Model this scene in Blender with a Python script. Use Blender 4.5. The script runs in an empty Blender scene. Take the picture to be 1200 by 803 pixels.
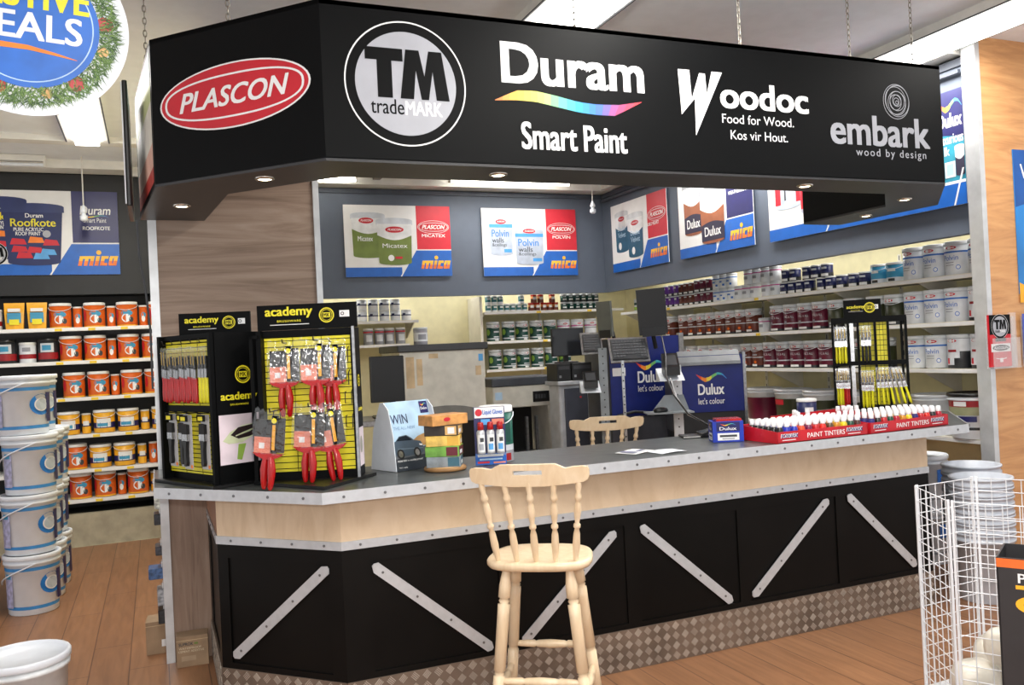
import bpy, math, random
from mathutils import Vector as Vc, Matrix
random.seed(7)
S = bpy.context.scene
COL = S.collection
PI = math.pi

# ------------------------------------------------------------------ camera, world, exposure
def make_camera():
    roll, pitch, yaw = (math.radians(a) for a in (2.735, 0.407, 22.42))
    fwd = Vc((math.sin(yaw)*math.cos(pitch), math.cos(yaw)*math.cos(pitch), math.sin(pitch)))
    rt = Vc((math.cos(yaw), -math.sin(yaw), 0)); up = rt.cross(fwd)
    r2 = math.cos(roll)*rt - math.sin(roll)*up; u2 = math.sin(roll)*rt + math.cos(roll)*up
    m = Matrix((r2, u2, -fwd)).transposed().to_4x4(); m.translation = (0, 0, 1.65)
    cd = bpy.data.cameras.new('camera'); cd.sensor_width = 36; cd.lens = 1014.42*36/1200
    cd.clip_start = 0.05; cd.clip_end = 100
    o = bpy.data.objects.new('camera', cd); COL.objects.link(o); o.matrix_world = m
    S.camera = o
make_camera()
S.view_settings.view_transform = 'Standard'; S.view_settings.look = 'None'
S.view_settings.gamma = 1; S.view_settings.use_curve_mapping = False
S.view_settings.exposure = 0.08
WORLD = 0.85; LAMP = 11.0; TUBE = 14.0
W = bpy.data.worlds.new('shop_ambient'); S.world = W; W.use_nodes = True
W.node_tree.nodes['Background'].inputs[0].default_value = (0.97, 0.985, 1.0, 1)
W.node_tree.nodes['Background'].inputs[1].default_value = WORLD

def area(name, loc, sx, sy, power, col=(1, .97, .92)):
    l = bpy.data.lights.new(name, 'AREA'); l.shape = 'RECTANGLE'; l.size = sx; l.size_y = sy
    l.energy = power; l.color = col
    o = bpy.data.objects.new(name, l); COL.objects.link(o); o.location = loc
    return o
# shop lamps on the ceiling, plus one added rear fill (light of the tubes built further down)
area('centre_lamp_light', (2.3, 2.6, 3.505), .34, 4.0, 90)
area('wall_lamp_light', (4.95, 5.0, 3.50), .3, 5.0, 70)
area('aisle_lamp_light', (-.45, 6.6, 3.50), .16, 2.4, 60)
area('back_lamp_light', (3.8, 9.0, 3.42), 1.6, .1, 20)
area('rear_fill_light', (.2, .2, 3.505), .34, 3.0, 60)  # added fill light overhead near the camera, out of view
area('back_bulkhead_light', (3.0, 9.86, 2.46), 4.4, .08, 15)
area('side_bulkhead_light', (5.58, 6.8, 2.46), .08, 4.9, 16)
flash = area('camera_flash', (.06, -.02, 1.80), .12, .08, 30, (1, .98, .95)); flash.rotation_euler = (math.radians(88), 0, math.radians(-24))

# ------------------------------------------------------------------ materials
def lin(c):
    c = c/255.0
    return c/12.92 if c <= .04045 else ((c+.055)/1.055)**2.4
def rgb(c): return tuple(lin(v) for v in c) + (1,)
MATS = {}
def mat(name, c, rough=.5, metal=0, spec=.5, var=.05, scale=9, coat=0, emit=0, alpha=1, bump=0, bscale=60):
    if name in MATS: return MATS[name]
    m = bpy.data.materials.new(name); m.use_nodes = True; nt = m.node_tree; b = nt.nodes['Principled BSDF']
    tc = nt.nodes.new('ShaderNodeTexCoord'); nz = nt.nodes.new('ShaderNodeTexNoise')
    nz.inputs['Scale'].default_value = scale; nz.inputs['Detail'].default_value = 3
    rp = nt.nodes.new('ShaderNodeValToRGB')
    c0 = rgb([max(0, v*(1-var)) for v in c]); c1 = rgb([min(255, v*(1+var)) for v in c])
    rp.color_ramp.elements[0].color = c0; rp.color_ramp.elements[0].position = .35
    rp.color_ramp.elements[1].color = c1; rp.color_ramp.elements[1].position = .65
    nt.links.new(tc.outputs['Object'], nz.inputs['Vector']); nt.links.new(nz.outputs['Fac'], rp.inputs[0])
    nt.links.new(rp.outputs[0], b.inputs['Base Color'])
    b.inputs['Roughness'].default_value = rough; b.inputs['Metallic'].default_value = metal
    b.inputs['Specular IOR Level'].default_value = spec; b.inputs['Coat Weight'].default_value = coat
    if emit:
        b.inputs['Emission Color'].default_value = rgb(c); b.inputs['Emission Strength'].default_value = emit
    if alpha < 1: b.inputs['Alpha'].default_value = alpha
    if bump:
        n2 = nt.nodes.new('ShaderNodeTexNoise'); n2.inputs['Scale'].default_value = bscale
        bp = nt.nodes.new('ShaderNodeBump'); bp.inputs['Strength'].default_value = bump; bp.inputs['Distance'].default_value = .01
        nt.links.new(tc.outputs['Object'], n2.inputs['Vector']); nt.links.new(n2.outputs['Fac'], bp.inputs['Height'])
        nt.links.new(bp.outputs[0], b.inputs['Normal'])
    MATS[name] = m
    return m
def wood(name, cs, stretch, rough=.45, scale=3.0, dist=1.2):
    m = bpy.data.materials.new(name); m.use_nodes = True; nt = m.node_tree; b = nt.nodes['Principled BSDF']
    tc = nt.nodes.new('ShaderNodeTexCoord'); mp = nt.nodes.new('ShaderNodeMapping'); mp.inputs['Scale'].default_value = stretch
    nz = nt.nodes.new('ShaderNodeTexNoise'); nz.inputs['Scale'].default_value = scale; nz.inputs['Detail'].default_value = 7
    nz.inputs['Distortion'].default_value = dist; nz.inputs['Roughness'].default_value = .6
    rp = nt.nodes.new('ShaderNodeValToRGB'); el = rp.color_ramp.elements
    el[0].position = .3; el[0].color = rgb(cs[0]); el[1].position = .72; el[1].color = rgb(cs[-1])
    for i, c in enumerate(cs[1:-1]):
        e = el.new(.3+.42*(i+1)/(len(cs)-1)); e.color = rgb(c)
    L = nt.links.new
    L(tc.outputs['Object'], mp.inputs['Vector']); L(mp.outputs[0], nz.inputs['Vector']); L(nz.outputs['Fac'], rp.inputs[0]); L(rp.outputs[0], b.inputs['Base Color'])
    b.inputs['Roughness'].default_value = rough
    MATS[name] = m
    return m
def floor_mat():
    m = bpy.data.materials.new('laminate_planks'); m.use_nodes = True; nt = m.node_tree; b = nt.nodes['Principled BSDF']; L = nt.links.new
    tc = nt.nodes.new('ShaderNodeTexCoord'); mp = nt.nodes.new('ShaderNodeMapping'); mp.inputs['Rotation'].default_value = (0, 0, PI/2)
    br = nt.nodes.new('ShaderNodeTexBrick'); br.offset = .37
    br.inputs['Scale'].default_value = 1; br.inputs['Brick Width'].default_value = 1.3; br.inputs['Row Height'].default_value = .2
    br.inputs['Mortar Size'].default_value = .0035; br.inputs['Mortar Smooth'].default_value = .3
    br.inputs['Color1'].default_value = rgb((142, 101, 71)); br.inputs['Color2'].default_value = rgb((152, 110, 78)); br.inputs['Mortar'].default_value = rgb((98, 68, 50))
    mp2 = nt.nodes.new('ShaderNodeMapping'); mp2.inputs['Scale'].default_value = (9, .8, 1)
    nz = nt.nodes.new('ShaderNodeTexNoise'); nz.inputs['Scale'].default_value = 3; nz.inputs['Detail'].default_value = 6; nz.inputs['Distortion'].default_value = .8
    rp = nt.nodes.new('ShaderNodeValToRGB'); rp.color_ramp.elements[0].color = (.80, .77, .74, 1); rp.color_ramp.elements[1].color = (1.12, 1.1, 1.08, 1)
    rp.color_ramp.elements[0].position = .3; rp.color_ramp.elements[1].position = .7
    mx = nt.nodes.new('ShaderNodeMix'); mx.data_type = 'RGBA'; mx.blend_type = 'MULTIPLY'; mx.inputs['Factor'].default_value = 1
    L(tc.outputs['Object'], mp.inputs['Vector']); L(mp.outputs[0], br.inputs['Vector']); L(tc.outputs['Object'], mp2.inputs['Vector']); L(mp2.outputs[0], nz.inputs['Vector'])
    L(nz.outputs['Fac'], rp.inputs[0]); L(br.outputs['Color'], mx.inputs['A']); L(rp.outputs[0], mx.inputs['B']); L(mx.outputs['Result'], b.inputs['Base Color'])
    b.inputs['Roughness'].default_value = .38
    MATS['laminate_planks'] = m
    return m
M = mat
BLK = M('sign_black', (9, 10, 11), .48, spec=.1); BLK2 = M('soffit_black', (46, 46, 48), .4); WHT = M('vinyl_white', (240, 240, 240), .45, var=.01)
RED = M('logo_red', (200, 30, 48), .45, var=.02); GREY = M('vinyl_grey', (166, 168, 176), .45, var=.02)
BLU = M('print_blue', (24, 98, 190), .4, var=.03); NAVY = M('print_navy', (32, 32, 92), .4, var=.04); DKBLU = M('machine_blue', (24, 38, 112), .35, var=.05)
YEL = M('yellow', (235, 222, 40), .45, var=.03); ORG = M('print_orange', (240, 130, 40), .5, var=.03); GOLD = M('print_gold', (250, 180, 40), .5, var=.03)
BLACK = M('black_plastic', (20, 20, 21), .35); DGREY = M('dark_grey', (62, 64, 68), .5); PAPER = M('print_white', (236, 236, 236), .5, var=.01)
ALU = M('aluminium', (200, 203, 207), .36, metal=.45, var=.02, scale=30); STEEL = M('brushed_steel', (175, 176, 178), .3, metal=.9, var=.08, scale=40)
WPL = M('white_plastic', (230, 235, 242), .35, var=.02); CREAM = M('cream_paint', (228, 220, 178), .6, var=.02); SLATE = M('slate_paint', (92, 101, 116), .6, var=.012)
GREEN = M('print_green', (112, 135, 62), .5, var=.1); LBLUE = M('print_light_blue', (90, 165, 225), .5, var=.05); SKYB = M('print_sky', (178, 208, 232), .5, var=.06)
REDPL = M('red_plastic', (176, 14, 18), .22, var=.06, coat=.4); YELPL = M('yellow_plastic', (222, 214, 30), .3, var=.06); CLEAR = M('clear_sleeve', (235, 238, 240), .06, alpha=.2, var=.01)
BRIST = M('bristle_black', (17, 17, 18), .6, var=.3, scale=60); FERR = M('ferrule_metal', (190, 190, 192), .25, metal=.9); SALM = M('salmon_card', (222, 132, 108), .5, var=.08)
BEIGE = M('machine_beige', (206, 204, 194), .5, var=.04); TAPE = M('masking_tape', (200, 176, 140), .7, var=.08)

def film(name):                                                # clear wrapping: see-through with a sharp sheen
    m = bpy.data.materials.new(name); m.use_nodes = True; nt = m.node_tree; nt.nodes.remove(nt.nodes['Principled BSDF']); L = nt.links.new
    tr = nt.nodes.new('ShaderNodeBsdfTransparent'); gl = nt.nodes.new('ShaderNodeBsdfGlossy'); gl.inputs['Roughness'].default_value = .12
    mx = nt.nodes.new('ShaderNodeMixShader'); mx.inputs[0].default_value = .14; nz = nt.nodes.new('ShaderNodeTexNoise'); nz.inputs['Scale'].default_value = 45
    tc = nt.nodes.new('ShaderNodeTexCoord'); bp = nt.nodes.new('ShaderNodeBump'); bp.inputs['Strength'].default_value = .8; bp.inputs['Distance'].default_value = .006
    L(tc.outputs['Object'], nz.inputs['Vector']); L(nz.outputs['Fac'], bp.inputs['Height']); L(bp.outputs[0], gl.inputs['Normal'])
    L(tr.outputs[0], mx.inputs[1]); L(gl.outputs[0], mx.inputs[2]); L(mx.outputs[0], nt.nodes['Material Output'].inputs[0])
    MATS[name] = m
    return m
FILM = film('clear_film')

# ------------------------------------------------------------------ mesh builder
class Fr:                                                     # a flat frame: origin, right, up, outward normal
    def __init__(s, o, a=0.0, tilt=0.0):
        s.o = Vc(o); s.u = Vc((math.cos(a), math.sin(a), 0)); n = Vc((math.sin(a), -math.cos(a), 0)); z = Vc((0, 0, 1))
        s.n = n*math.cos(tilt)+z*math.sin(tilt); s.v = z*math.cos(tilt)-n*math.sin(tilt)
    def p(s, x, y, d=0.0): return s.o+s.u*x+s.v*y+s.n*d
    def at(s, x, y, d=0.0, rot=0.0):
        f = Fr((0, 0, 0)); f.o = s.p(x, y, d); c, q = math.cos(rot), math.sin(rot)
        f.u = s.u*c+s.v*q; f.v = s.v*c-s.u*q; f.n = s.n.copy()
        return f
TXT = {}
def glyphs(s, bold=0.0, shear=0.0, spacing=1.0):
    k = (s, bold, shear, spacing)
    if k in TXT: return TXT[k]
    cu = bpy.data.curves.new('lettering', 'FONT'); cu.body = s; cu.offset = bold; cu.shear = shear; cu.resolution_u = 4; cu.space_character = spacing
    o = bpy.data.objects.new('lettering', cu); COL.objects.link(o)
    me = bpy.data.meshes.new_from_object(o.evaluated_get(bpy.context.evaluated_depsgraph_get()))
    vs = [(v.co.x, v.co.y) for v in me.vertices]; fs = [tuple(p.vertices) for p in me.polygons]
    bpy.data.objects.remove(o); bpy.data.curves.remove(cu); bpy.data.meshes.remove(me)
    if vs:
        x0 = min(v[0] for v in vs); x1 = max(v[0] for v in vs); y0 = min(v[1] for v in vs); y1 = max(v[1] for v in vs)
        vs = [((v[0]-x0)/(x1-x0), (v[1]-y0)/(y1-y0)) for v in vs]
    TXT[k] = (vs, fs)
    return TXT[k]
def circ(r, n=40, ry=None, cx=0, cy=0, a0=0, a1=2*PI):
    return [(cx+r*math.cos(a0+(a1-a0)*i/n), cy+(ry or r)*math.sin(a0+(a1-a0)*i/n)) for i in range(n)]
class MB:
    def __init__(s): s.V = []; s.F = []; s.K = []; s.Sm = []; s.mats = []
    def mi(s, m):
        if m not in s.mats: s.mats.append(m)
        return s.mats.index(m)
    def add(s, vs, fs, m, smooth=False):
        b = len(s.V); s.V += [tuple(v) for v in vs]; k = s.mi(m)
        for f in fs: s.F.append(tuple(i+b for i in f)); s.K.append(k); s.Sm.append(smooth)
        return s
    def box(s, x0, x1, y0, y1, z0, z1, m):
        return s.add([(x, y, z) for z in (z0, z1) for y in (y0, y1) for x in (x0, x1)], [(0, 2, 3, 1), (4, 5, 7, 6), (0, 1, 5, 4), (1, 3, 7, 5), (3, 2, 6, 7), (2, 0, 4, 6)], m)
    def obox(s, f, x0, x1, y0, y1, d0, d1, m):                 # box in a frame
        vs = [f.p(x, y, d) for d in (d0, d1) for y in (y0, y1) for x in (x0, x1)]
        return s.add(vs, [(0, 2, 3, 1), (4, 5, 7, 6), (0, 1, 5, 4), (1, 3, 7, 5), (3, 2, 6, 7), (2, 0, 4, 6)], m)
    def rbox(s, x0, x1, y0, y1, z0, z1, m, r=.01):             # box with rounded vertical edges and chamfered rims
        pts = []
        for cx, cy, a in ((x1-r, y1-r, 0), (x0+r, y1-r, PI/2), (x0+r, y0+r, PI), (x1-r, y0+r, 1.5*PI)):
            for i in range(4): t = a+PI/2*i/3; pts.append((cx, cy, math.cos(t), math.sin(t)))
        e = r*.4; n = len(pts); vs = []
        for z, q in ((z0, r-e), (z0+e, r), (z1-e, r), (z1, r-e)): vs += [(x+c*q, y+d*q, z) for x, y, c, d in pts]
        fs = [tuple(range(n-1, -1, -1)), tuple(range(3*n, 4*n))]
        for k in range(3): fs += [(k*n+i, k*n+(i+1) % n, (k+1)*n+(i+1) % n, (k+1)*n+i) for i in range(n)]
        return s.add(vs, fs, m)
    def poly(s, f, pts, m, d=0.0): return s.add([f.p(x, y, d) for x, y in pts], [tuple(range(len(pts)))], m)
    def rect(s, f, x0, x1, y0, y1, m, d=0.0): return s.poly(f, [(x0, y0), (x1, y0), (x1, y1), (x0, y1)], m, d)
    def ring(s, f, outer, inner, m, d=0.0):
        n = len(outer)
        return s.add([f.p(x, y, d) for x, y in outer+inner], [(i, (i+1) % n, n+(i+1) % n, n+i) for i in range(n)], m)
    def strip(s, f, top, bot, m, d=0.0):
        n = len(top)
        return s.add([f.p(x, y, d) for x, y in top+bot], [(n+i, n+i+1, i+1, i) for i in range(n-1)], m)
    def prism(s, f, pts, d0, d1, m, smooth=False):
        n = len(pts); vs = [f.p(x, y, d) for d in (d0, d1) for x, y in pts]
        s.add(vs, [tuple(range(n-1, -1, -1)), tuple(range(n, 2*n))], m)
        return s.add(vs, [(i, (i+1) % n, n+(i+1) % n, n+i) for i in range(n)], m, smooth)
    def text(s, f, t, x, y, w, h, m, d=0.0, bold=.0, shear=0.0, spacing=1.0):
        vs, fs = glyphs(t, 0.0, shear, spacing); e = bold*h*.9     # heavier strokes: the outline set down again slightly shifted
        sh = [(0, 0)] if not e else [(-e, 0), (e, 0)] if bold < .02 else [(-e, -e*.55), (e, -e*.55), (-e, e*.55), (e, e*.55), (0, 0)]
        W_, H_ = w-2*e, h-(1.1*e if len(sh) > 2 else 0)
        for i, (p, q) in enumerate(sh): s.add([f.p(x+(w-W_)/2+p+a*W_, y+(h-H_)/2+q+b*H_, d+i*.00002) for a, b in vs], fs, m)
        return s
    def ctext(s, t, r, a, z, w, h, m, bold=.0, shear=0.0):     # lettering wrapped round a can, centred on angle a
        vs, fs = glyphs(t, 0.0, shear)
        return s.add([(r*math.sin(a+(p-.5)*w/r), -r*math.cos(a+(p-.5)*w/r), z+q*h) for p, q in vs], fs, m)
    def cpatch(s, r, a0, a1, z0, z1, m, n=6):
        vs = [(r*math.sin(a0+(a1-a0)*i/n), -r*math.cos(a0+(a1-a0)*i/n), z) for z in (z0, z1) for i in range(n+1)]
        return s.add(vs, [(i, i+1, n+2+i, n+1+i) for i in range(n)], m, True)
    def coval(s, r, a0, a1, z0, z1, m, n=14):
        return s.add([(r*math.sin(u), -r*math.cos(u), z) for u, z in (((a0+a1)/2+(a1-a0)/2*math.cos(2*PI*i/n), (z0+z1)/2+(z1-z0)/2*math.sin(2*PI*i/n)) for i in range(n))], [tuple(range(n))], m, True)
    def lathe(s, prof, m, seg=20, c=(0, 0, 0), sx=1.0, sy=1.0, close=True):
        n = len(prof)
        vs = [(c[0]+r*math.cos(2*PI*j/seg)*sx, c[1]+r*math.sin(2*PI*j/seg)*sy, c[2]+z) for r, z in prof for j in range(seg)]
        fs = [(k*seg+j, k*seg+(j+1) % seg, (k+1)*seg+(j+1) % seg, (k+1)*seg+j) for k in range(n-1) for j in range(seg)]
        s.add(vs, fs, m, True)
        if close:
            b = len(s.V)-len(vs); k = s.mi(m)
            for f in (tuple(range(b+seg-1, b-1, -1)), tuple(range(b+(n-1)*seg, b+n*seg))): s.F.append(f); s.K.append(k); s.Sm.append(False)
        return s
    def tube(s, path, r, m, seg=8, flat=1.0, cyc=False):       # r: number or one radius per point
        P = [Vc(p) for p in path]; n = len(P); rr = r if isinstance(r, (list, tuple)) else [r]*n; vs = []
        t = (P[1]-P[0]).normalized(); x = t.orthogonal().normalized()
        for i in range(n):
            if cyc: t = (P[(i+1) % n]-P[i-1]).normalized()
            else: t = (P[min(i+1, n-1)]-P[max(i-1, 0)]).normalized()
            x = (x-t*x.dot(t)).normalized(); y = t.cross(x)
            vs += [P[i]+(x*math.cos(2*PI*j/seg)+y*math.sin(2*PI*j/seg)*flat)*rr[i] for j in range(seg)]
        q = n if cyc else n-1
        fs = [(i*seg+j, i*seg+(j+1) % seg, ((i+1) % n)*seg+(j+1) % seg, ((i+1) % n)*seg+j) for i in range(q) for j in range(seg)]
        s.add(vs, fs, m, seg > 4)
        if not cyc: s.add(vs, [tuple(range(seg-1, -1, -1)), tuple(range((n-1)*seg, n*seg))], m)
        return s
    def build(s, name, parent=None, world=False, kind=None, loc=None, rz=0):
        me = bpy.data.meshes.new(name)
        off = Vc(parent.location) if (world and parent) else Vc((0, 0, 0))
        if loc is not None and world: off = Vc(loc)
        me.from_pydata([tuple(Vc(v)-off) for v in s.V] if off.length else s.V, [], s.F)
        for m in s.mats: me.materials.append(m)
        me.polygons.foreach_set('material_index', s.K); me.polygons.foreach_set('use_smooth', s.Sm); me.update()
        o = bpy.data.objects.new(name, me); COL.objects.link(o)
        if parent: o.parent = parent
        if loc is not None: o.location = loc; o.rotation_euler.z = rz
        if kind: o['kind'] = kind
        return o
def tag(o, label=None, cat=None, group=None, kind=None):
    for k, v in (('label', label), ('category', cat), ('group', group), ('kind', kind)):
        if v: o[k] = v
    return o
def thing(name, label, cat, loc=(0, 0, 0), rz=0.0, group=None):
    o = bpy.data.objects.new(name, None); o.empty_display_size = .05; COL.objects.link(o); o.location = loc; o.rotation_euler.z = rz
    return tag(o, label, cat, group)
def copy_tree(o, parent=None):
    c = o.copy(); COL.objects.link(c)
    if parent: c.parent = parent
    for ch in list(o.children): copy_tree(ch, c)
    return c
ORD = 'first second third fourth fifth sixth seventh eighth ninth tenth eleventh twelfth thirteenth fourteenth fifteenth'.split()
PROTO = {}
def place(key, maker, loc, rz, label, group=None, scale=1.0):  # first use places the built thing itself, later uses copy it with its parts
    if key in PROTO: o = copy_tree(PROTO[key])
    else: o = PROTO[key] = maker()
    o.location = loc; o.rotation_euler = (0, 0, rz); o.scale = (scale,)*3; o['label'] = label
    if group: o['group'] = group
    elif 'group' in o: del o['group']
    return o
# ------------------------------------------------------------------ the setting
ZC = 3.62
OAK = wood('grey_oak_panel', [(112, 90, 74), (148, 125, 107), (170, 149, 132)], (.6, 3, 7), .5, 1.6)
OAKV = wood('grey_oak_upright', [(128, 104, 88), (156, 130, 112), (172, 148, 130)], (9, 9, .7), .5, 2.0)
MAPLE = wood('maple_panel', [(186, 132, 84), (207, 153, 100), (218, 167, 115)], (.7, 3, 6), .42, 1.7, 2.0)
CRM = wood('cream_maple', [(206, 180, 148), (217, 193, 163), (224, 202, 174)], (1, 3, .5), .42, 5.0)
PINE = wood('pale_pine', [(220, 194, 158), (229, 206, 172), (236, 216, 186)], (6, 6, 1.0), .3, 2.5)
REDW = wood('reddish_side', [(150, 108, 84), (166, 122, 98)], (6, 6, .6), .5)
CEILM = M('ceiling_paint', (238, 241, 245), .8, var=.01); CORN = M('cornice_white', (232, 230, 224), .6, var=.02)
BULK = M('black_bulkhead', (30, 31, 33), .55, var=.08); VINYL = M('beige_vinyl', (168, 160, 138), .6, var=.06)
TRIM = M('aluminium_trim', (208, 210, 212), .4, metal=.45, var=.04)
f0 = Fr((0, 0, 0))
MB().box(-4.5, 8, .2, 9.0, -.06, 0, floor_mat()).build('floor', kind='structure')
MB().box(-6, 9, 9.0, 10.6, -.06, .001, VINYL).build('floor_edge', kind='structure')
m = MB().box(-6, 9, -1.5, 10.6, ZC, ZC+.1, CEILM)
m.box(-6, 9, 8.1, 8.24, ZC-.05, ZC, CORN).box(-.2, 9, 9.3, 9.56, ZC-.1, ZC, CORN).box(-6, -.2, 9.05, 9.3, ZC-.08, ZC, CORN).box(5.1, 5.24, 4.3, 9.5, ZC-.09, ZC, CORN)
m.box(2.28, 2.36, 8.3, 9.3, ZC-.05, ZC, M('ceiling_batten', (150, 146, 140), .7))
m.build('ceiling', kind='structure')
# back wall with its slate bulkhead; right wall the same
MB().box(.5, 6.0, 10.12, 10.25, 0, ZC, CREAM).build('wall_back', kind='structure')
MB().box(5.85, 6.0, 4.26, 10.12, 0, ZC, CREAM).build('wall_right', kind='structure')
MB().box(-6, .5, 9.62, 9.8, 0, ZC, BULK).build('wall_aisle', kind='structure')
MB().box(.42, .5, 5.33, 10.12, 0, 3.40, CREAM).build('wall_divider', kind='structure')
m = MB().box(.5, 5.30, 9.54, 9.60, 2.294, 3.513, SLATE)
m.box(.5, 5.24, 9.515, 9.54, 2.294, 2.33, SLATE).box(.5, 5.24, 9.52, 9.54, 3.46, 3.513, M('slate_dark', (74, 80, 92), .6)).box(.5, 5.3, 9.6, 10.12, 3.47, 3.513, SLATE)
m.build('wall_bulkhead_back', kind='structure')
m = MB().box(5.24, 5.30, 4.26, 9.54, 2.294, 3.513, SLATE).box(5.215, 5.24, 4.26, 9.515, 2.294, 2.33, SLATE).box(5.22, 5.24, 4.26, 9.52, 3.46, 3.513, M('slate_dark', (74, 80, 92)))
m.box(5.3, 5.85, 4.26, 9.6, 3.47, 3.513, SLATE).box(5.19, 5.212, 4.3, 9.49, 3.405, 3.43, M('slate_dark', (74, 80, 92)))
m.build('wall_bulkhead_right', kind='structure')
MB().box(-6, .42, 9.3, 9.36, 2.37, 3.53, BULK).box(-6, .42, 9.36, 9.62, 2.37, 2.42, BULK).build('wall_bulkhead_aisle', kind='structure')
# grey oak partition behind the brush stands
MB().box(.035, .905, 5.205, 5.33, 1.03, 3.12, OAK).box(.035, .221, 5.205, 5.33, 0, 1.03, OAKV).box(.221, .42, 5.205, 5.33, 0, 1.03, OAKV).build('wall_partition', kind='structure')
MB().box(-.01, .035, 5.19, 5.34, 0, 3.12, TRIM).build('trim_1', kind='structure')
MB().box(.905, .94, 5.19, 5.34, 1.08, 3.12, TRIM).build('trim_2', kind='structure')
# maple end wall by the paint shelves
MB().box(5.235, 7.6, 4.184, 4.26, 0, ZC, MAPLE).build('wall_maple', kind='structure')
MB().box(5.19, 5.235, 4.165, 4.27, 0, ZC, TRIM).build('trim_3', kind='structure')
MB().box(-6, .40, 9.02, 9.1, .001, .30, VINYL).box(-6, .40, 9.1, 9.5, .28, .30, BULK).build('baseboard_aisle', kind='structure')

# ------------------------------------------------------------------ counter
RIV = M('rivet_steel', (120, 120, 122), .35, metal=.8); BPAN = M('black_panel', (12, 11, 10), .4, spec=.15, var=.25, scale=3); BREC = M('black_recess', (11, 10, 9), .4, spec=.15, var=.25, scale=3)
TOP = M('slate_laminate', (70, 74, 74), .3, var=.12, scale=14); PLATE = M('checker_plate', (124, 110, 98), .4, metal=.5, var=.12, scale=4); PLATE2 = M('checker_plate_bar', (192, 183, 172), .32, metal=.55, var=.06)
cnt = thing('shop_counter', 'long service counter with slate top, cream band, black panels and checker plate kick', 'counter', (2.4, 4.1, 0))
def seg_frames(pts): return [(Fr((a[0], a[1], 0), math.atan2(b[1]-a[1], b[0]-a[0])), math.dist(a, b)) for a, b in zip(pts, pts[1:])]
wo = [(-.029, 5.185), (-.029, 4.408), (.628, 3.706), (4.41, 3.706), (5.05, 4.40), (5.05, 5.2)]
wi = [(4.38, 5.2), (4.38, 4.75), (4.08, 4.46), (1.0, 4.46), (.74, 4.62), (.74, 5.185)]
fz = Fr((0, 0, 0)); fz.u, fz.v, fz.n = Vc((1, 0, 0)), Vc((0, 1, 0)), Vc((0, 0, 1))
MB().prism(fz, wo+wi, 1.034, 1.074, TOP).build('worktop', cnt, True)
m = MB()
for f, L in seg_frames(wo):
    m.obox(f, -.002, L+.002, 1.028, 1.078, 0, .004, ALU)
    k = max(2, int(L/.175))
    for i in range(k): m.lathe([(.006, 0), (.005, .003), (.001, .004)], RIV, 8, (0, 0, 0)) if 0 else m.prism(f.at(L*(i+.5)/k, 1.053, .004), circ(.0065, 8), 0, .003, RIV)
m.build('worktop_edge', cnt, True)
bo = [(.236, 5.2), (.236, 4.362), (.728, 3.859), (4.241, 3.859), (4.74, 4.36), (4.74, 5.1)]
segs = seg_frames(bo)
up = MB(); st = MB(); bk = MB(); kp = MB()
REC = {1: [(.06, .63)], 2: [(.126, .74), (.815, 1.43), (1.51, 2.12), (2.19, 2.80), (2.87, 3.44)], 0: [(.15, .7)], 3: [(.06, .64)], 4: []}
for i, (f, L) in enumerate(segs):
    up.obox(f, 0, L, .826, 1.034, -.02, 0, REDW if i == 0 else CRM)
    st.obox(f, -.002, L+.002, .790, .828, 0, .006, ALU)
    k = max(2, int(L/.165))
    for j in range(k): st.prism(f.at(L*(j+.5)/k, .809, .006), circ(.006, 8), 0, .003, RIV)
    # black framing round sunk panels
    x = 0
    for a, b in REC[i]+[(L, L)]:
        bk.obox(f, x, a, .2, .79, -.03, 0, BPAN)
        if b > a:
            bk.obox(f, a, b, .726, .79, -.03, 0, BPAN).obox(f, a, b, .2, .232, -.03, 0, BPAN).obox(f, a, b, .232, .726, -.03, -.008, BREC)
        x = b
    kp.obox(f, -.001, L+.001, .001, .204, -.02, .005, PLATE)
    if i in (0, 1, 2, 3):
        n = int(L/.055)
        for c in range(n):
            for r in range(4):
                s = 1 if (c+r) % 2 else -1
                g = f.at((c+.5)*L/n, .026+r*.051, .005, s*PI/4)
                for q in (-.0115, -.0038, .0038, .0115): kp.obox(g, -.0165, .0165, q-.0020, q+.0022, 0, .003, PLATE2)
up.build('upper_band', cnt, True); st.build('band_edge', cnt, True); bk.build('black_panelling', cnt, True); kp.build('kick_plate', cnt, True)
def brace(f, x0, z0, x1, z1):
    a = math.atan2(z1-z0, x1-x0); L = math.hypot(x1-x0, z1-z0); g = f.at(x0, z0, 0, a); h = .024
    m = MB().prism(g, [(0, -h*.2), (h, -h), (L-h*.6, -h), (L, -h*.3), (L, h*.3), (L-h, h), (h*.6, h), (0, h*.3)], 0, .005, ALU)
    for q in (.08, .36, .64, .92): m.prism(g.at(L*q, 0, .005), circ(.006, 8), 0, .002, RIV)
    m.build('brace', cnt, True)
f1, f2 = segs[1][0], segs[2][0]
brace(f1, .075, .258, .628, .712)
for a in ((.135, .708, .69, .236), (.848, .236, 1.376, .705), (1.522, .712, 2.063, .245), (2.20, .25, 2.744, .716), (2.886, .722, 3.38, .255)): brace(f2, *a)
# the sides of the counter facing the staff
m = MB()
for f, L in seg_frames([(.66, 5.18), (.66, 4.6), (1.0, 4.38)][::-1]): m.obox(f, 0, L, 0, 1.034, -.02, 0, CRM)
m.box(1.0, 4.1, 4.36, 4.38, .02, 1.034, CRM)
m.build('staff_side_panel', cnt, True)

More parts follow.
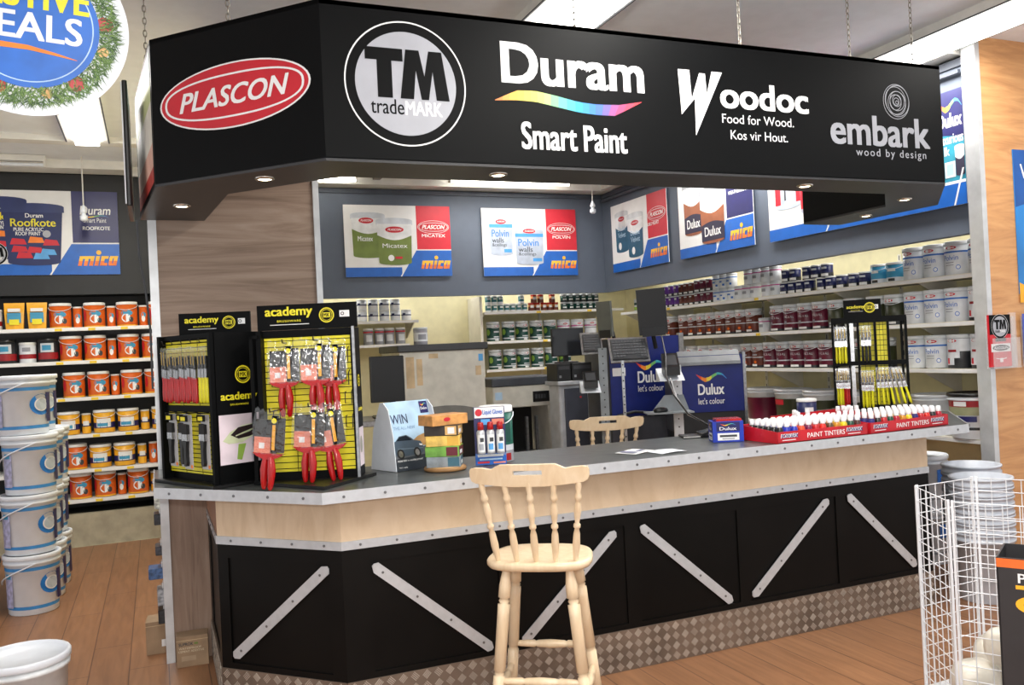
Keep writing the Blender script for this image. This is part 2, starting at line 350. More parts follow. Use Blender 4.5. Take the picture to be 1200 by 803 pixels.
# ------------------------------------------------------------------ overhead sign boxing
SX = Vc((2.4, 4.1, 2.46))
sg = thing('overhead_sign', 'black overhead sign boxing with five paint logos hanging over the counter', 'sign', SX)
fo = [(-.046, 5.185), (.034, 4.223), (.682, 3.559), (4.153, 3.559), (4.776, 4.157), (4.776, 5.04)]
fi = [(.29, 5.185), (.356, 4.349), (.806, 3.866), (4.02, 3.866), (4.44, 4.27), (4.44, 5.04)]
Z1, Z2 = 2.47, 3.128
fs = seg_frames(fo)
def wave(mb, f, x, y, w, h, d):                                # ribbon that runs red, yellow, green, blue
    ys = (.80, .52, .34, .42, .66, .82, .74, .38); ks = (.02, .20, .27, .24, .19, .15, .11, .03)
    def ip_(a, t): t *= 7; k = min(int(t), 6); return a[k]+(a[k+1]-a[k])*(t-k)
    ms = [M('wave_red', (225, 70, 50)), M('wave_orange', (240, 140, 50)), M('wave_yellow', (235, 215, 70)), M('wave_green', (120, 190, 110)), M('wave_teal', (70, 175, 190)), M('wave_blue', (70, 150, 225))]
    n = 24
    for i in range(n):
        t0, t1 = i/n, (i+1)/n
        mb.strip(f, [(x+w*t, y+h*(ip_(ys, t)+ip_(ks, t)*.6)) for t in (t0, t1)], [(x+w*t, y+h*(ip_(ys, t)-ip_(ks, t)*.6)) for t in (t0, t1)], ms[i*6//n], d)
def plascon(mb, f, cx, cy, w, h, d, small=False):
    R2 = M('oval_red', (198, 34, 48), .45, var=.02)
    mb.poly(f, circ(w/2, 48, h/2, cx, cy), WHT, d); mb.poly(f, circ(w*.488, 48, h*.475, cx, cy), R2, d+.001)
    def stad(k): 
        a, b = w*.46*k, h*.32*k
        return [(cx+(a-b)*(1 if math.cos(t) > 0 else -1)*min(1, abs(math.cos(t))*8)+b*math.cos(t), cy+b*math.sin(t)) for t in (2*PI*i/48 for i in range(48))]
    def lens(a, b): return [(cx+a*math.copysign(abs(math.cos(t))**.85, math.cos(t)), cy+b*math.copysign(abs(math.sin(t))**.8, math.sin(t))) for t in (2*PI*i/48 for i in range(48))]
    if not small: mb.ring(f, lens(w*.462, h*.335), lens(w*.448, h*.305), WHT, d+.002)
    mb.text(f, 'PLASCON', cx-w*.36, cy-h*.15, w*.73, h*.31, WHT, d+.003, .035, .3)
def tm_logo(mb, f, cx, cy, r, d, bg=None, grey=None):
    mb.ring(f, circ(r, 64, None, cx, cy), circ(r*.977, 64, None, cx, cy), WHT, d)
    if bg: mb.poly(f, circ(r*.977, 64, None, cx, cy), bg, d)
    mb.poly(f, circ(r*.83, 64, None, cx, cy), grey or GREY, d+.001)
    T = lambda pts: mb.poly(f, [(cx+x*r, cy+y*r) for x, y in pts], BLK, d+.002)
    T([(-.66, .35), (-.66, .55), (-.05, .55), (-.05, .35), (-.235, .35), (-.235, -.24), (-.475, -.24), (-.475, .35)])
    T([(-.11, -.24), (.0, .55), (.22, .55), (.30, .14), (.38, .55), (.60, .55), (.71, -.24), (.49, -.24), (.44, .22), (.36, -.24), (.24, -.24), (.16, .22), (.11, -.24)])
    mb.text(f, 'trade', cx-.60*r, cy-.50*r, .54*r, .24*r, BLK, d+.002, .012); mb.text(f, 'MARK', cx-.04*r, cy-.50*r, .62*r, .225*r, WHT, d+.002, .03)
boards = ['side_board', 'corner_board', 'front_board', 'corner_board', 'side_board']
for i, (f, L) in enumerate(fs):
    m = MB().obox(f, 0, L, Z1, Z2, -.018, 0, BLK)
    if i == 1: plascon(m, f, .46, 2.805, .822, .285, .001)
    if i == 0:                                                 # printed side of the boxing, seen almost edge on
        for a, b, c in ((0, .12, (190, 60, 50)), (.12, .3, (236, 190, 170)), (.3, .62, (244, 240, 226)), (.62, .82, (214, 224, 160)), (.82, 1, (70, 150, 90))):
            m.rect(f, .08, L-.04, Z1+.02+.6*a, Z1+.02+.6*b, M('side_print_%d' % int(a*100), c, .5), .002)
    if i == 2:
        X = lambda x: x-.682
        tm_logo(m, f, X(1.039), 2.80, .2675, .001)
        m.text(f, 'Duram', X(1.478), 2.838, .737, .187, WHT, .001, .045)
        n = 20; cols = [(240, 120, 60), (245, 190, 60), (225, 220, 90), (120, 195, 140), (40, 160, 215), (60, 110, 200), (170, 70, 120), (225, 60, 60)]
        tp = [(1.442, 2.759), (1.548, 2.808), (1.64, 2.812), (1.738, 2.798), (1.86, 2.775), (1.957, 2.770), (2.08, 2.776), (2.197, 2.798)]
        bt = [(1.442, 2.757), (1.545, 2.764), (1.64, 2.763), (1.735, 2.747), (1.86, 2.727), (1.954, 2.721), (2.05, 2.722), (2.195, 2.795)]
        def ip(P, t): t *= len(P)-1; k = min(int(t), len(P)-2); q = t-k; return (X(P[k][0]+(P[k+1][0]-P[k][0])*q), P[k][1]+(P[k+1][1]-P[k][1])*q)
        for k in range(n):
            t = (k+.5)/n*(len(cols)-1); q = int(t); c = tuple(int(cols[q][j]+(cols[q+1][j]-cols[q][j])*(t-q)) for j in range(3))
            m.strip(f, [ip(tp, k/n), ip(tp, (k+1)/n)], [ip(bt, k/n), ip(bt, (k+1)/n)], M('ribbon_%d' % k, c, .45, var=.01), .001)
        m.text(f, 'Smart Paint', X(1.562), 2.545, .545, .125, WHT, .001, .03)
        m.poly(f, [(X(x), z) for x, z in ((2.409, 2.973), (2.478, 2.973), (2.497, 2.84), (2.522, 2.973), (2.562, 2.973), (2.567, 2.845), (2.602, 2.973), (2.664, 2.973), (2.494, 2.652), (2.515, 2.79), (2.416, 2.752))][:0] or
               [(X(x), z) for x, z in ((2.409, 2.973), (2.475, 2.973), (2.482, 2.83), (2.532, 2.962), (2.566, 2.962), (2.572, 2.86), (2.606, 2.975), (2.668, 2.975), (2.497, 2.652), (2.500, 2.835), (2.420, 2.752))], WHT, .001)
        m.text(f, 'oodoc', X(2.65), 2.798, .555, .135, WHT, .001, .05)
        m.text(f, 'Food for Wood.', X(2.656), 2.724, .446, .046, WHT, .001); m.text(f, 'Kos vir Hout.', X(2.703), 2.644, .356, .046, WHT, .001)
        m.text(f, 'embark', X(3.343), 2.652, .71, .165, GREY, .001, .04)
        m.text(f, 'wood by design', X(3.512), 2.583, .506, .055, GREY, .001, .012, spacing=1.25)
        for k, (rr, ox, oy) in enumerate(((.095, 0, 0), (.086, .008, .004), (.076, -.006, .006), (.066, .004, -.008), (.054, .006, .004), (.043, -.006, -.004), (.033, .004, .006), (.022, 0, 0), (.011, .004, -.004))):
            cx, cy = X(3.816)+ox, 2.904+oy
            m.ring(f, circ(rr, 32, rr*1.02, cx, cy), circ(rr-.0034, 32, rr*1.02-.0034, cx, cy), GREY, .001+k*.0001)
    m.build(boards[i], sg, True)
m = MB()
for f, L in seg_frames(fi[::-1]): m.obox(f, 0, L, Z1, Z2, -.012, 0, BLK)
m.build('inner_board', sg, True)
MB().prism(fz, fo+fi[::-1], Z1-.012, Z1+.004, BLK2).build('soffit', sg, True)
MB().prism(fz, fo+fi[::-1], Z2-.02, Z2-.002, BLK).build('top_board', sg, True)
LENS = M('downlight_lens', (255, 236, 200), .4, emit=9); CHR = M('chrome', (210, 205, 195), .15, metal=1)
for x, y in ((.157, 4.69), (.482, 3.95), (1.498, 3.70), (3.288, 3.71), (4.317, 4.0), (4.60, 4.60)):
    d = MB().lathe([(.044, .008), (.044, 0), (.036, -.006), (.034, .004)], CHR, 20, (x, y, Z1-.016), close=False).build('downlight', sg, True)
    MB().lathe([(.033, 0), (.026, -.003), (.001, -.004)], LENS, 16, (x-SX.x, y-SX.y, Z1-.016-SX.z)).build('lens', d)
# chains
STL = M('chain_steel', (150, 145, 135), .4, metal=.7)
def chain(x, y, label, z0=Z2, z1=ZC):
    m = MB(); n = int((z1-z0)/.030)
    for i in range(n):
        z = (z1-z0)*(i+.5)/n; h = .5*(z1-z0)/n+.004; pts = []
        for k in range(8):
            t = 2*PI*k/8; a, b = .008*math.cos(t), h*math.sin(t)
            pts.append((a, 0, z+b) if i % 2 else (0, a, z+b))
        m.tube(pts, .0028, STL, 4, cyc=True)
    tag(m.build('hanging_chain', loc=(x, y, z0)), label, 'chain', 'chains holding up the overhead sign')
chain(.02, 4.62, 'chain at the far end of the short sign board with the red oval')
chain(.36, 3.98, 'chain above the red oval logo on the angled sign board')
chain(1.93, 3.70, 'chain rising above the big white brand word with the rainbow ribbon')
chain(2.93, 3.74, 'chain rising above the spiky white W logo of the sign')
chain(3.66, 3.72, 'chain above the grey spiral logo on the sign')
chain(4.22, 3.80, 'doubled chain at the sign corner under the bright ceiling lamp')
# ------------------------------------------------------------------ ceiling lamps
GLOW = M('lamp_glow', (255, 252, 246), .5, emit=LAMP, var=0); TGLOW = M('tube_glow', (255, 250, 238), .5, emit=TUBE, var=0); FIX = M('lamp_housing', (226, 224, 218), .5, var=.02)
def trough(x0, x1, y0, y1, label, zd=.06):
    r = thing('ceiling_lamp', label, 'ceiling light', ((x0+x1)/2, (y0+y1)/2, ZC-zd), 0, 'ceiling lamps')
    a, b = (x1-x0)/2, (y1-y0)/2
    m = MB().box(-a-.07, -a, -b-.05, b+.05, 0, zd, FIX).box(a, a+.07, -b-.05, b+.05, 0, zd, FIX).box(-a, a, -b-.05, -b, 0, zd, FIX).box(-a, a, b, b+.05, 0, zd, FIX).box(-a, a, -b, b, zd-.01, zd-.002, FIX)
    m.box(-a-.078, -a-.068, -b-.05, b+.05, -.008, 0, DGREY).box(a+.068, a+.078, -b-.05, b+.05, -.008, 0, DGREY).build('housing', r)
    MB().box(-a, a, -b, b, -.045, .018, GLOW).build('diffuser', r)
def batten(c, L, along_x, label, on=True):
    r = thing('fluorescent_batten', label, 'ceiling light', (c[0], c[1], c[2]), 0 if along_x else PI/2, 'fluorescent battens')
    MB().box(-L/2, L/2, -.03, .03, .03, .085, FIX).box(-L/2, -L/2+.02, -.02, .02, -.02, .03, FIX).box(L/2-.02, L/2, -.02, .02, -.02, .03, FIX).build('housing', r)
    MB().tube([(-L/2+.02, 0, 0), (L/2-.02, 0, 0)], .016, TGLOW if on else WPL, 10).build('tube', r)
trough(2.13, 2.47, .6, 4.75, 'wide bright ceiling lamp above the overhead sign board with the rainbow ribbon')
trough(4.80, 5.05, 2.4, 7.6, 'wide bright ceiling lamp along the wall of paint posters')
trough(-.54, -.36, 6.6, 8.05, 'bright ceiling lamp beyond the round festive disc', .05)
trough(.05, .35, -1.3, 1.6, 'unseen lamp added as fill light over the shop aisle in front of the counter')  # made-up fixture out of view, added to brighten the shop
batten((3.84, 9.1, 3.545), 1.5, True, 'lit tube seen under the sign above the tin posters')
batten((1.45, 9.15, 3.53), 1.25, True, 'lit tube end seen beside the oak partition')
batten((-1.5, 8.9, 3.53), 1.3, True, 'unlit tube beside the wall over the roof paint poster', False)
# white pull sockets hanging on cords
CORD = M('white_cord', (225, 222, 215), .5)
def socket(x, y, z, label):
    r = thing('hanging_socket', label, 'pendant socket', (x, y, z), 0, 'white sockets hanging on cords')
    MB().tube([(0, 0, .14), (0, 0, ZC-z)], .006, CORD, 6).build('cord', r)
    MB().lathe([(.02, .0), (.034, .012), (.034, .05), (.018, .055), (.018, .075), (.03, .08), (.03, .10), (.02, .12), (.008, .15)], WPL, 14).build('socket', r)
socket(4.82, 9.0, 3.19, 'white socket on a cord by the corner of the slate wall')
socket(-.556, 8.9, 3.02, 'white socket on a cord in front of the roof paint poster')
# thin black board beside the sign, its edge to us, and the loose cable under it
tag(MB().rbox(-.012, .012, -.26, .26, 0, .62, BLACK, .008).box(-.018, -.012, -.26, -.25, .01, .61, WPL).build('side_panel_sign', loc=(-.085, 4.88, 2.44)), 'thin black board seen edge on beside the sign', 'sign board')
tag(MB().tube([(-.05, 0, 0), (-.045, 0, -.2), (-.02, 0, -.40), (-.004, 0, -.62), (-.006, 0, -.95)], .006, DGREY, 6).build('loose_cable', loc=(-.014, 5.26, 2.47)), 'loose dark cable hanging beside the oak partition', 'cable')
# ------------------------------------------------------------------ posters
def mica(mb, f, x, y, w, h, d):                                # heavy slanted letters, gold above and orange below
    lo, hi = M('mica_orange', (240, 122, 40), .45), M('mica_gold', (250, 188, 52), .45)
    R = [(0, .10, 0, .62), (.15, .245, 0, .62), (.295, .39, 0, .62), (0, .39, .44, .62), (.43, .53, 0, .62), (.57, .67, 0, .62), (.57, .76, .44, .62), (.57, .76, 0, .18), (.91, 1.01, 0, .62), (.80, 1.01, .48, .62), (.79, .88, .06, .56), (.80, 1.01, 0, .15)]
    for k, (a, b, c, e) in enumerate(R):
        for p, q, m_ in ((c, min(e, .31), lo), (max(c, .31), e, hi)):
            if q > p: mb.poly(f, [(x+w*(a+.1*p), y+h*p), (x+w*(b+.1*p), y+h*p), (x+w*(b+.1*q), y+h*q), (x+w*(a+.1*q), y+h*q)], m_, d+.00015*k)
    mb.poly(f, circ(h*.15, 20, None, x+w*.56, y+h*.85), hi, d)
def can2d(mb, f, cx, y, w, h, d, body, lid, top=None, tap=.06, word=None, wc=None, wh=.13, wy=.45):
    a, b = w/2*(1-tap), w/2
    bot = [(cx+a*math.cos(t), y+h*.05+h*.05*math.sin(t)) for t in (PI+PI*i/10 for i in range(11))]
    mb.poly(f, bot+[(cx+b, y+h*.86), (cx-b, y+h*.86)], body, d)
    mb.poly(f, [(cx-b*1.06, y+h*.84), (cx+b*1.06, y+h*.84), (cx+b*1.06, y+h*.93)]+[(cx+b*1.06*math.cos(t), y+h*.93+h*.06*math.sin(t)) for t in (PI*i/10 for i in range(11))]+[(cx-b*1.06, y+h*.93)], lid, d+.0006)
    if top: mb.poly(f, [(cx-b, y+h*.86), (cx-b*.99, y+h*.62)]+[(cx-b*.97+b*1.94*i/8, y+h*(.62-.10*math.sin(PI*i/8))) for i in range(9)]+[(cx+b*.99, y+h*.62), (cx+b, y+h*.86)], top, d+.0008)
    if word: mb.text(f, word, cx-w*.36, y+h*wy, w*.72, h*wh, wc or WHT, d+.0016, .01)
def poster(label, o, ang, kind, w=1.235, h=.805):
    f = Fr((0, 0, 0), 0); m = MB(); d = .006
    m.obox(f, 0, w, 0, h, 0, d, PAPER); d += .001
    m.rect(f, 0, w*.52, 0, .105, BLU, d)
    m.poly(f, [(w*.505, 0), (w, 0), (w, .295), (w*.66, .295)], BLU, d)
    m.poly(f, [(w*.515, 0), (w*.515-.016, 0), (w*.652, .30), (w*.664, .30)], PAPER, d+.0006)
    blk = NAVY if kind in ('roofkote', 'dulux', 'silk') else M('poster_red', (208, 36, 54), .45, var=.02)
    m.rect(f, w*.672, w, .308, h, blk, d)
    mica(m, f, w*.70, .085, w*.27, .15, d+.002) if kind != 'silk' else None
    e = d+.001
    if kind == 'micatex':
        G = M('tin_olive', (112, 130, 58), .5); L = M('tin_lid_grey', (200, 206, 214), .5); T = M('tin_cap_white', (226, 228, 230), .5)
        can2d(m, f, .27, .21, .37, .52, e, G, L, T); plascon(m, f, .25, .63, .17, .07, e+.002, True); can2d(m, f, .57, .13, .40, .54, e+.003, G, L, T, word='Micatex', wh=.09, wy=.36)
        plascon(m, f, .57, .53, .22, .075, e+.006, True); m.poly(f, circ(.035, 20, None, .52, .21), PAPER, e+.006); m.rect(f, .57, .65, .2, .225, RED, e+.006)
        m.text(f, 'Micatex', .15, .40, .17, .055, WHT, e+.002, .01)
    elif kind == 'polvin':
        Wt = M('tin_pale', (176, 186, 202), .5); L = M('tin_lid_pale', (196, 204, 216), .5); LB = M('tin_blue_band', (70, 150, 215), .5)
        for cx, y, s, q in ((.24, .24, .30, 0), (.60, .13, .37, .004)):
            can2d(m, f, cx, y, s, .50, e+q, Wt, L); m.rect(f, cx-s/2, cx+s/2, y+.335, y+.375, LB, e+q+.001); plascon(m, f, cx, y+.405, s*.45, .06, e+q+.002, True)
            m.text(f, 'Polvin', cx-s*.40, y+.225, s*.72, .085, M('polvin_blue', (40, 120, 200), .5), e+q+.002, .01); m.text(f, 'walls', cx-s*.40, y+.155, s*.5, .06, DGREY, e+q+.002, .01)
            m.text(f, '&ceilings', cx-s*.40, y+.10, s*.62, .05, DGREY, e+q+.002); m.rect(f, cx+s*.1, cx+s*.42, y+.04, y+.08, LB, e+q+.002)
    elif kind == 'velvet':
        Tb = M('tin_teal_blue', (38, 88, 116), .5); L = M('tin_lid_silver', (206, 210, 214), .5); T = M('tin_cap_white', (226, 228, 230), .5)
        can2d(m, f, .25, .22, .30, .50, e, Tb, L, T); can2d(m, f, .56, .13, .34, .53, e+.003, Tb, L, T)
        for cx, y, s, q in ((.25, .22, .3, .002), (.56, .13, .34, .005)):
            plascon(m, f, cx, y+.40, s*.5, .06, e+q, True); m.text(f, 'Double', cx-s*.3, y+.26, s*.6, .05, SKYB, e+q, .01); m.text(f, 'Velvet', cx-s*.3, y+.18, s*.6, .06, SKYB, e+q, .01); m.poly(f, circ(.035, 16, .045, cx-.05, y+.08), PAPER, e+q)
    elif kind == 'dulux':
        B = M('tin_brown', (150, 88, 58), .5); L = M('tin_lid_steel', (150, 152, 158), .4); T = M('tin_cap_white', (226, 228, 230), .5); DK = M('tin_dark_navy', (40, 36, 62), .5)
        for cx, y, s, q in ((.27, .22, .34, 0), (.60, .10, .40, .004)):
            can2d(m, f, cx, y, s, .58, e+q, B, L, T); m.poly(f, [(cx-s*.47, y+.03), (cx+s*.47, y+.03), (cx+s*.475, y+.2)]+[(cx+s*.47-s*.94*i/8, y+.19+.03*math.sin(PI*i/8)) for i in range(9)], DK, e+q+.001)
            m.text(f, 'Dulux', cx-s*.34, y+.075, s*.68, .095, WHT, e+q+.002, .02)
    elif kind == 'white_tin':
        Wt = M('tin_pale', (176, 186, 202), .5); L = M('tin_lid_pale', (196, 204, 216), .5)
        can2d(m, f, .27, .26, .34, .50, e, Wt, L); can2d(m, f, .60, .18, .36, .52, e+.003, Wt, L)
        for cx, y, q in ((.27, .26, .001), (.60, .18, .004)): m.rect(f, cx-.17, cx-.10, y+.05, y+.42, RED, e+q); m.rect(f, cx+.10, cx+.17, y+.05, y+.42, RED, e+q); m.rect(f, cx-.05, cx-.03, y+.08, y+.3, DGREY, e+q); m.rect(f, cx+.03, cx+.09, y+.1, y+.2, PAPER, e+q)
    elif kind == 'silk':
        m.rect(f, 0, w, .13, h-.05, M('silk_teal', (46, 150, 176), .5), e); m.poly(f, [(0, h-.32)]+[(w*i/10, h-.32+.05*math.sin(PI*i/10)-.02*i/10) for i in range(1, 11)]+[(w, h-.05), (0, h-.05)], NAVY, e+.001)
        wave(m, f, .545, .635, .19, .12, e+.002); m.text(f, 'Dulux', .535, .55, .195, .10, WHT, e+.002, .03)
        m.text(f, 'Luxurious', .53, .435, .205, .07, PAPER, e+.002, .02); m.text(f, 'Silk', .53, .355, .09, .065, PAPER, e+.002, .02)
        can2d(m, f, .70, .2, .075, .22, e+.002, M('tin_dark_navy', (40, 36, 62), .5), PAPER, M('tin_cap_white', (226, 228, 230), .5)); m.rect(f, .575, .66, .20, .31, PAPER, e+.002); m.rect(f, .59, .645, .215, .295, SKYB, e+.0026); m.rect(f, .55, .57, .2, .31, BLK, e+.002)
        m.rect(f, 0, w, 0, .15, BLU, e+.004); m.rect(f, 0, w, .15, .17, PAPER, e+.004); m.poly(f, [(w*.86, 0), (w*.88, 0), (w*.99, .25), (w*.97, .25)], PAPER, e+.005)
    elif kind == 'roofkote':
        N = M('tin_navy', (28, 40, 92), .5); NL = M('tin_navy_lid', (40, 52, 104), .4)
        for cx, y, s, q in ((.22, .15, .44, 0), (.50, .09, .50, .004)):
            can2d(m, f, cx, y, s, .60, e+q, N, NL, tap=.12); m.text(f, 'Duram', cx-s*.13, y+.455, s*.3, .04, WHT, e+q+.002, .02); m.text(f, 'Roofkote', cx-s*.38, y+.37, s*.76, .075, YEL, e+q+.002, .02)
            m.text(f, 'PURE ACRYLIC', cx-s*.33, y+.325, s*.5, .035, WHT, e+q+.002, .015); m.text(f, 'ROOF PAINT', cx-s*.3, y+.285, s*.42, .035, WHT, e+q+.002, .015)
            for k, (x0, y0, c) in enumerate(((-.4, .20, RED), (-.1, .215, ORG), (.15, .19, RED), (-.38, .13, RED), (-.12, .12, RED), (.1, .10, LBLUE), (-.3, .07, RED), (-.02, .06, LBLUE))):
                X = cx+s*x0; m.poly(f, [(X, y+y0), (X+s*.28, y+y0), (X+s*.24, y+y0+.05), (X+s*.04, y+y0+.06)], c, e+q+.002+.0002*k)
            m.poly(f, circ(.035, 20, None, cx+s*.22, y+.30), GREY, e+q+.002)
        tm_logo(m, f, .17, .20, .11, e+.008, BLK)
    wd = {'micatex': 'MICATEX', 'polvin': 'POLVIN', 'velvet': 'DOUBLE VELVET'}.get(kind)
    X0 = w*.672
    if wd: plascon(m, f, X0+.2, h*.70, .375, .15, d+.002); m.text(f, wd, X0+.2-.02*len(wd), h*.555, .04*len(wd) if len(wd) < 9 else .30, .036, WHT, d+.002, .03); 
    if kind == 'dulux': m.text(f, 'Dulux', X0+.16, h*.80, .20, .08, WHT, d+.002, .02); m.text(f, "let's colour", X0+.16, h*.74, .2, .035, WHT, d+.002); m.rect(f, X0+.06, X0+.09, h*.76, h*.9, SKYB, d+.002); m.text(f, 'WEATHERGUARD', X0+.04, h*.655, .32, .035, WHT, d+.002, .03); wave(m, f, X0+.16, h*.88, .18, .05, d+.002)
    if kind == 'roofkote': m.text(f, 'Duram', X0+.07, h*.72, .27, .085, WHT, d+.002, .02, .15); wave(m, f, X0+.07, h*.675, .25, .035, d+.002); m.text(f, 'Smart Paint', X0+.10, h*.625, .2, .045, WHT, d+.002); m.text(f, 'ROOFKOTE', X0+.09, h*.535, .24, .035, WHT, d+.002, .03)
    return tag(m.build('paint_poster', loc=o, rz=ang), label, 'poster', 'paint posters on the bulkheads')
poster('paint poster showing two olive green tins on the slate back bulkhead', (1.982, 9.515, 2.525), 0, 'micatex')
poster('paint poster showing two pale tins with a light blue band', (3.61, 9.515, 2.516), 0, 'polvin')
poster('paint poster showing two dark teal tins by the room corner', (5.215, 9.27, 2.513), -PI/2, 'velvet')
poster('paint poster showing two brown tins with a white wordmark', (5.215, 7.81, 2.511), -PI/2, 'dulux')
poster('paint poster of red striped white tins half hidden by the sign', (5.215, 6.36, 2.502), -PI/2, 'white_tin', 1.40)
poster('teal paint poster with a navy top next to the maple wall', (5.215, 5.03, 2.502), -PI/2, 'silk', .74+.0)
poster('roof paint poster showing navy buckets on the black aisle bulkhead', (-1.515, 9.29, 2.562), 0, 'roofkote')

# ------------------------------------------------------------------ shelves
SHELFW = M('shelf_cream', (226, 222, 208), .5, var=.02); SHELFG = M('shelf_white', (226, 228, 228), .45, var=.02); TAGY = M('price_tag', (240, 205, 60), .5)
def shelf(label, o, ang, L, dep, group, mt, tags=(), brackets=(), th=.03):
    r = thing('wall_shelf', label, 'shelf', o, ang, group)
    MB().box(0, L, 0, dep, -th*.6, 0, mt).build('board', r)
    m = MB().box(0, L, -.012, 0, -th, .004, mt).box(0, L, -.014, -.012, -th+.004, -.002, PAPER)
    for x in tags: m.box(x, x+.06, -.017, -.014, -th+.003, -.003, TAGY)
    m.build('price_rail', r)
    for x in brackets:
        f = Fr((x, 0, 0), PI/2)
        MB().prism(f, [(.02, -th*.6), (dep, -th*.6), (dep, -.2), (dep-.04, -.2)], -.006, .006, mt).build('bracket', r)
for z, nm in ((2.031, 'top'), (1.690, 'middle'), (1.346, 'lower'), (.84, 'bottom')):
    shelf('cream %s shelf of the paint wall under the side posters' % nm, (5.40, 9.45, z), -PI/2, 5.17, .44, 'paint wall shelves', SHELFW, (.8, 1.05, 2.6) if z > 1.5 else (), (.02, .9, 1.8, 2.7, 3.6, 4.5) if z > 1 else ())
for z, nm, x0 in ((2.10, 'top', 3.66), (1.745, 'middle', 3.66), (1.407, 'lower', 3.66)):
    shelf('cream %s shelf against the back wall in the corner' % nm, (x0, 9.70, z), 0, 1.62 if z < 2 else 1.9, .41, 'back wall shelves', SHELFW, (.68, 1.38, 1.62) if z > 2 else (.75,), (.02, 1.6))
shelf('short cream shelf of small white tins behind the brush stand', (1.5, 9.70, 2.035), 0, 1.34, .41, 'short back shelves', SHELFW, (), (1.3,))
shelf('short cream shelf behind the beige shaker cabinet', (1.5, 9.70, 1.765), 0, 1.22, .41, 'short back shelves', SHELFW, (), ())
for z, nm in ((2.04, 'top'), (1.728, 'second'), (1.384, 'third'), (1.035, 'fourth'), (.708, 'fifth'), (.43, 'lowest')):
    shelf('white aisle shelf of orange tubs, %s level from above' % nm, (-2.6, 9.05, z), 0, 2.85, .5, 'aisle shelves', SHELFG, [1.75+.28*k for k in range(4)])
for k, x in enumerate((3.70, 4.55, 5.32)): tag(MB().box(0, .03, 10.095, 10.115, .9, 2.29, SHELFW).build('shelf_upright', loc=(x, 0, 0)), '%s slotted upright from the shaker side on the back wall' % ORD[k], 'shelf upright', 'back wall uprights')
tag(MB().box(3.60, 3.63, 9.68, 10.11, .9, 2.29, SHELFW).build('shelf_end_panel'), 'cream end panel closing the back wall shelves', 'shelf panel')
for k, y in enumerate((9.1, 8.2, 7.3, 6.4, 5.5, 4.6)):
    m = MB().box(5.842, 5.849, -.018, .018, .3, 2.29, SHELFW)
    for q in range(24): m.box(5.8405, 5.842, -.004, .004, .4+q*.08, .44+q*.08, DGREY)
    tag(m.build('shelf_upright', loc=(0, y, 0)), '%s slotted upright from the corner behind the paint wall shelves' % ORD[k], 'shelf upright', 'paint wall uprights')

# ------------------------------------------------------------------ paint tins
def tin(r, h, body, lidm, bands=(), patches=(), words=(), handle=True, lidh=.12, tap=.0, cap=1.03):
    def mk():
        t = thing('paint_tin', '', 'paint tin')
        rb = r*(1-tap); rr = lambda z: rb+(r-rb)*z/h
        MB().lathe([(rb*.96, 0), (rb, .004), (rr(h*.95), h*(1-lidh)+.002)], body, 20).build('body', t)
        H0 = h*(1-lidh)
        MB().lathe([(r*cap, H0), (r*cap*1.01, H0+h*.02), (r*cap, h*.985), (r*cap*.93, h), (r*cap*.88, h*.985), (.002, h*.985)], lidm, 20).build('lid', t)
        if bands or patches or words:
            m = MB()
            for z0, z1, b in bands: m.lathe([(rr(z0*h)+.0009, z0*h), (rr(z1*h)+.0009, z1*h)], b, 20, close=False)
            for q, (a0, a1, z0, z1, b, *el) in enumerate(patches): (m.coval if el else m.cpatch)(r+.0012+.0003*q, a0, a1, z0*h, z1*h, b)
            for s, a, z, w, hh, b in words: m.ctext(s, r+.0034, a, z*h, w*r, hh*h, b, .015)
            m.build('label', t)
        if handle:
            q = r*cap+.004
            MB().tube([(q*math.cos(PI*(1+i/10)), q*math.sin(PI*(1+i/10)), H0-.004-h*.2*math.sin(PI*i/10)) for i in range(11)], .0028, WPL, 5).build('handle', t)
        return t
    return mk
def oval(a, z, k=.36): return [(a-k, a+k, z, z+.095, RED, 1), (a-k*.65, a+k*.65, z+.035, z+.06, PAPER)]
T_ = dict(
 orange=M('tub_orange', (216, 98, 26), .4), torange=M('tub_tan', (206, 128, 60), .4), yellow=M('tub_yellow', (236, 172, 40), .4), lidw=M('lid_white', (232, 232, 230), .4), lidg=M('lid_grey_white', (206, 210, 214), .35),
 dgreen=M('tin_deep_green', (18, 70, 62), .35), avo=M('avocado_print', (150, 190, 80), .45), mag=M('band_magenta', (196, 60, 140), .4), brown=M('tin_russet', (104, 46, 32), .35), maroon=M('tin_burgundy', (96, 16, 44), .35),
 olive=M('tin_dark_olive', (58, 62, 40), .35), pale=M('tin_white', (222, 225, 230), .35), pblue=M('tin_mid_blue', (48, 110, 196), .4), purple=M('tin_purple', (96, 40, 140), .4), navy=M('tin_navy_small', (24, 32, 84), .4),
 teal=M('tin_teal_small', (40, 110, 116), .4), skyt=M('tin_sky', (60, 150, 190), .4), dred=M('tin_dark_red', (150, 24, 34), .4), char=M('tin_charcoal', (40, 42, 46), .4), foil=M('tin_foil_text', (206, 210, 216), .35), greyt=M('tin_grey_print', (150, 152, 160), .45))
g = T_
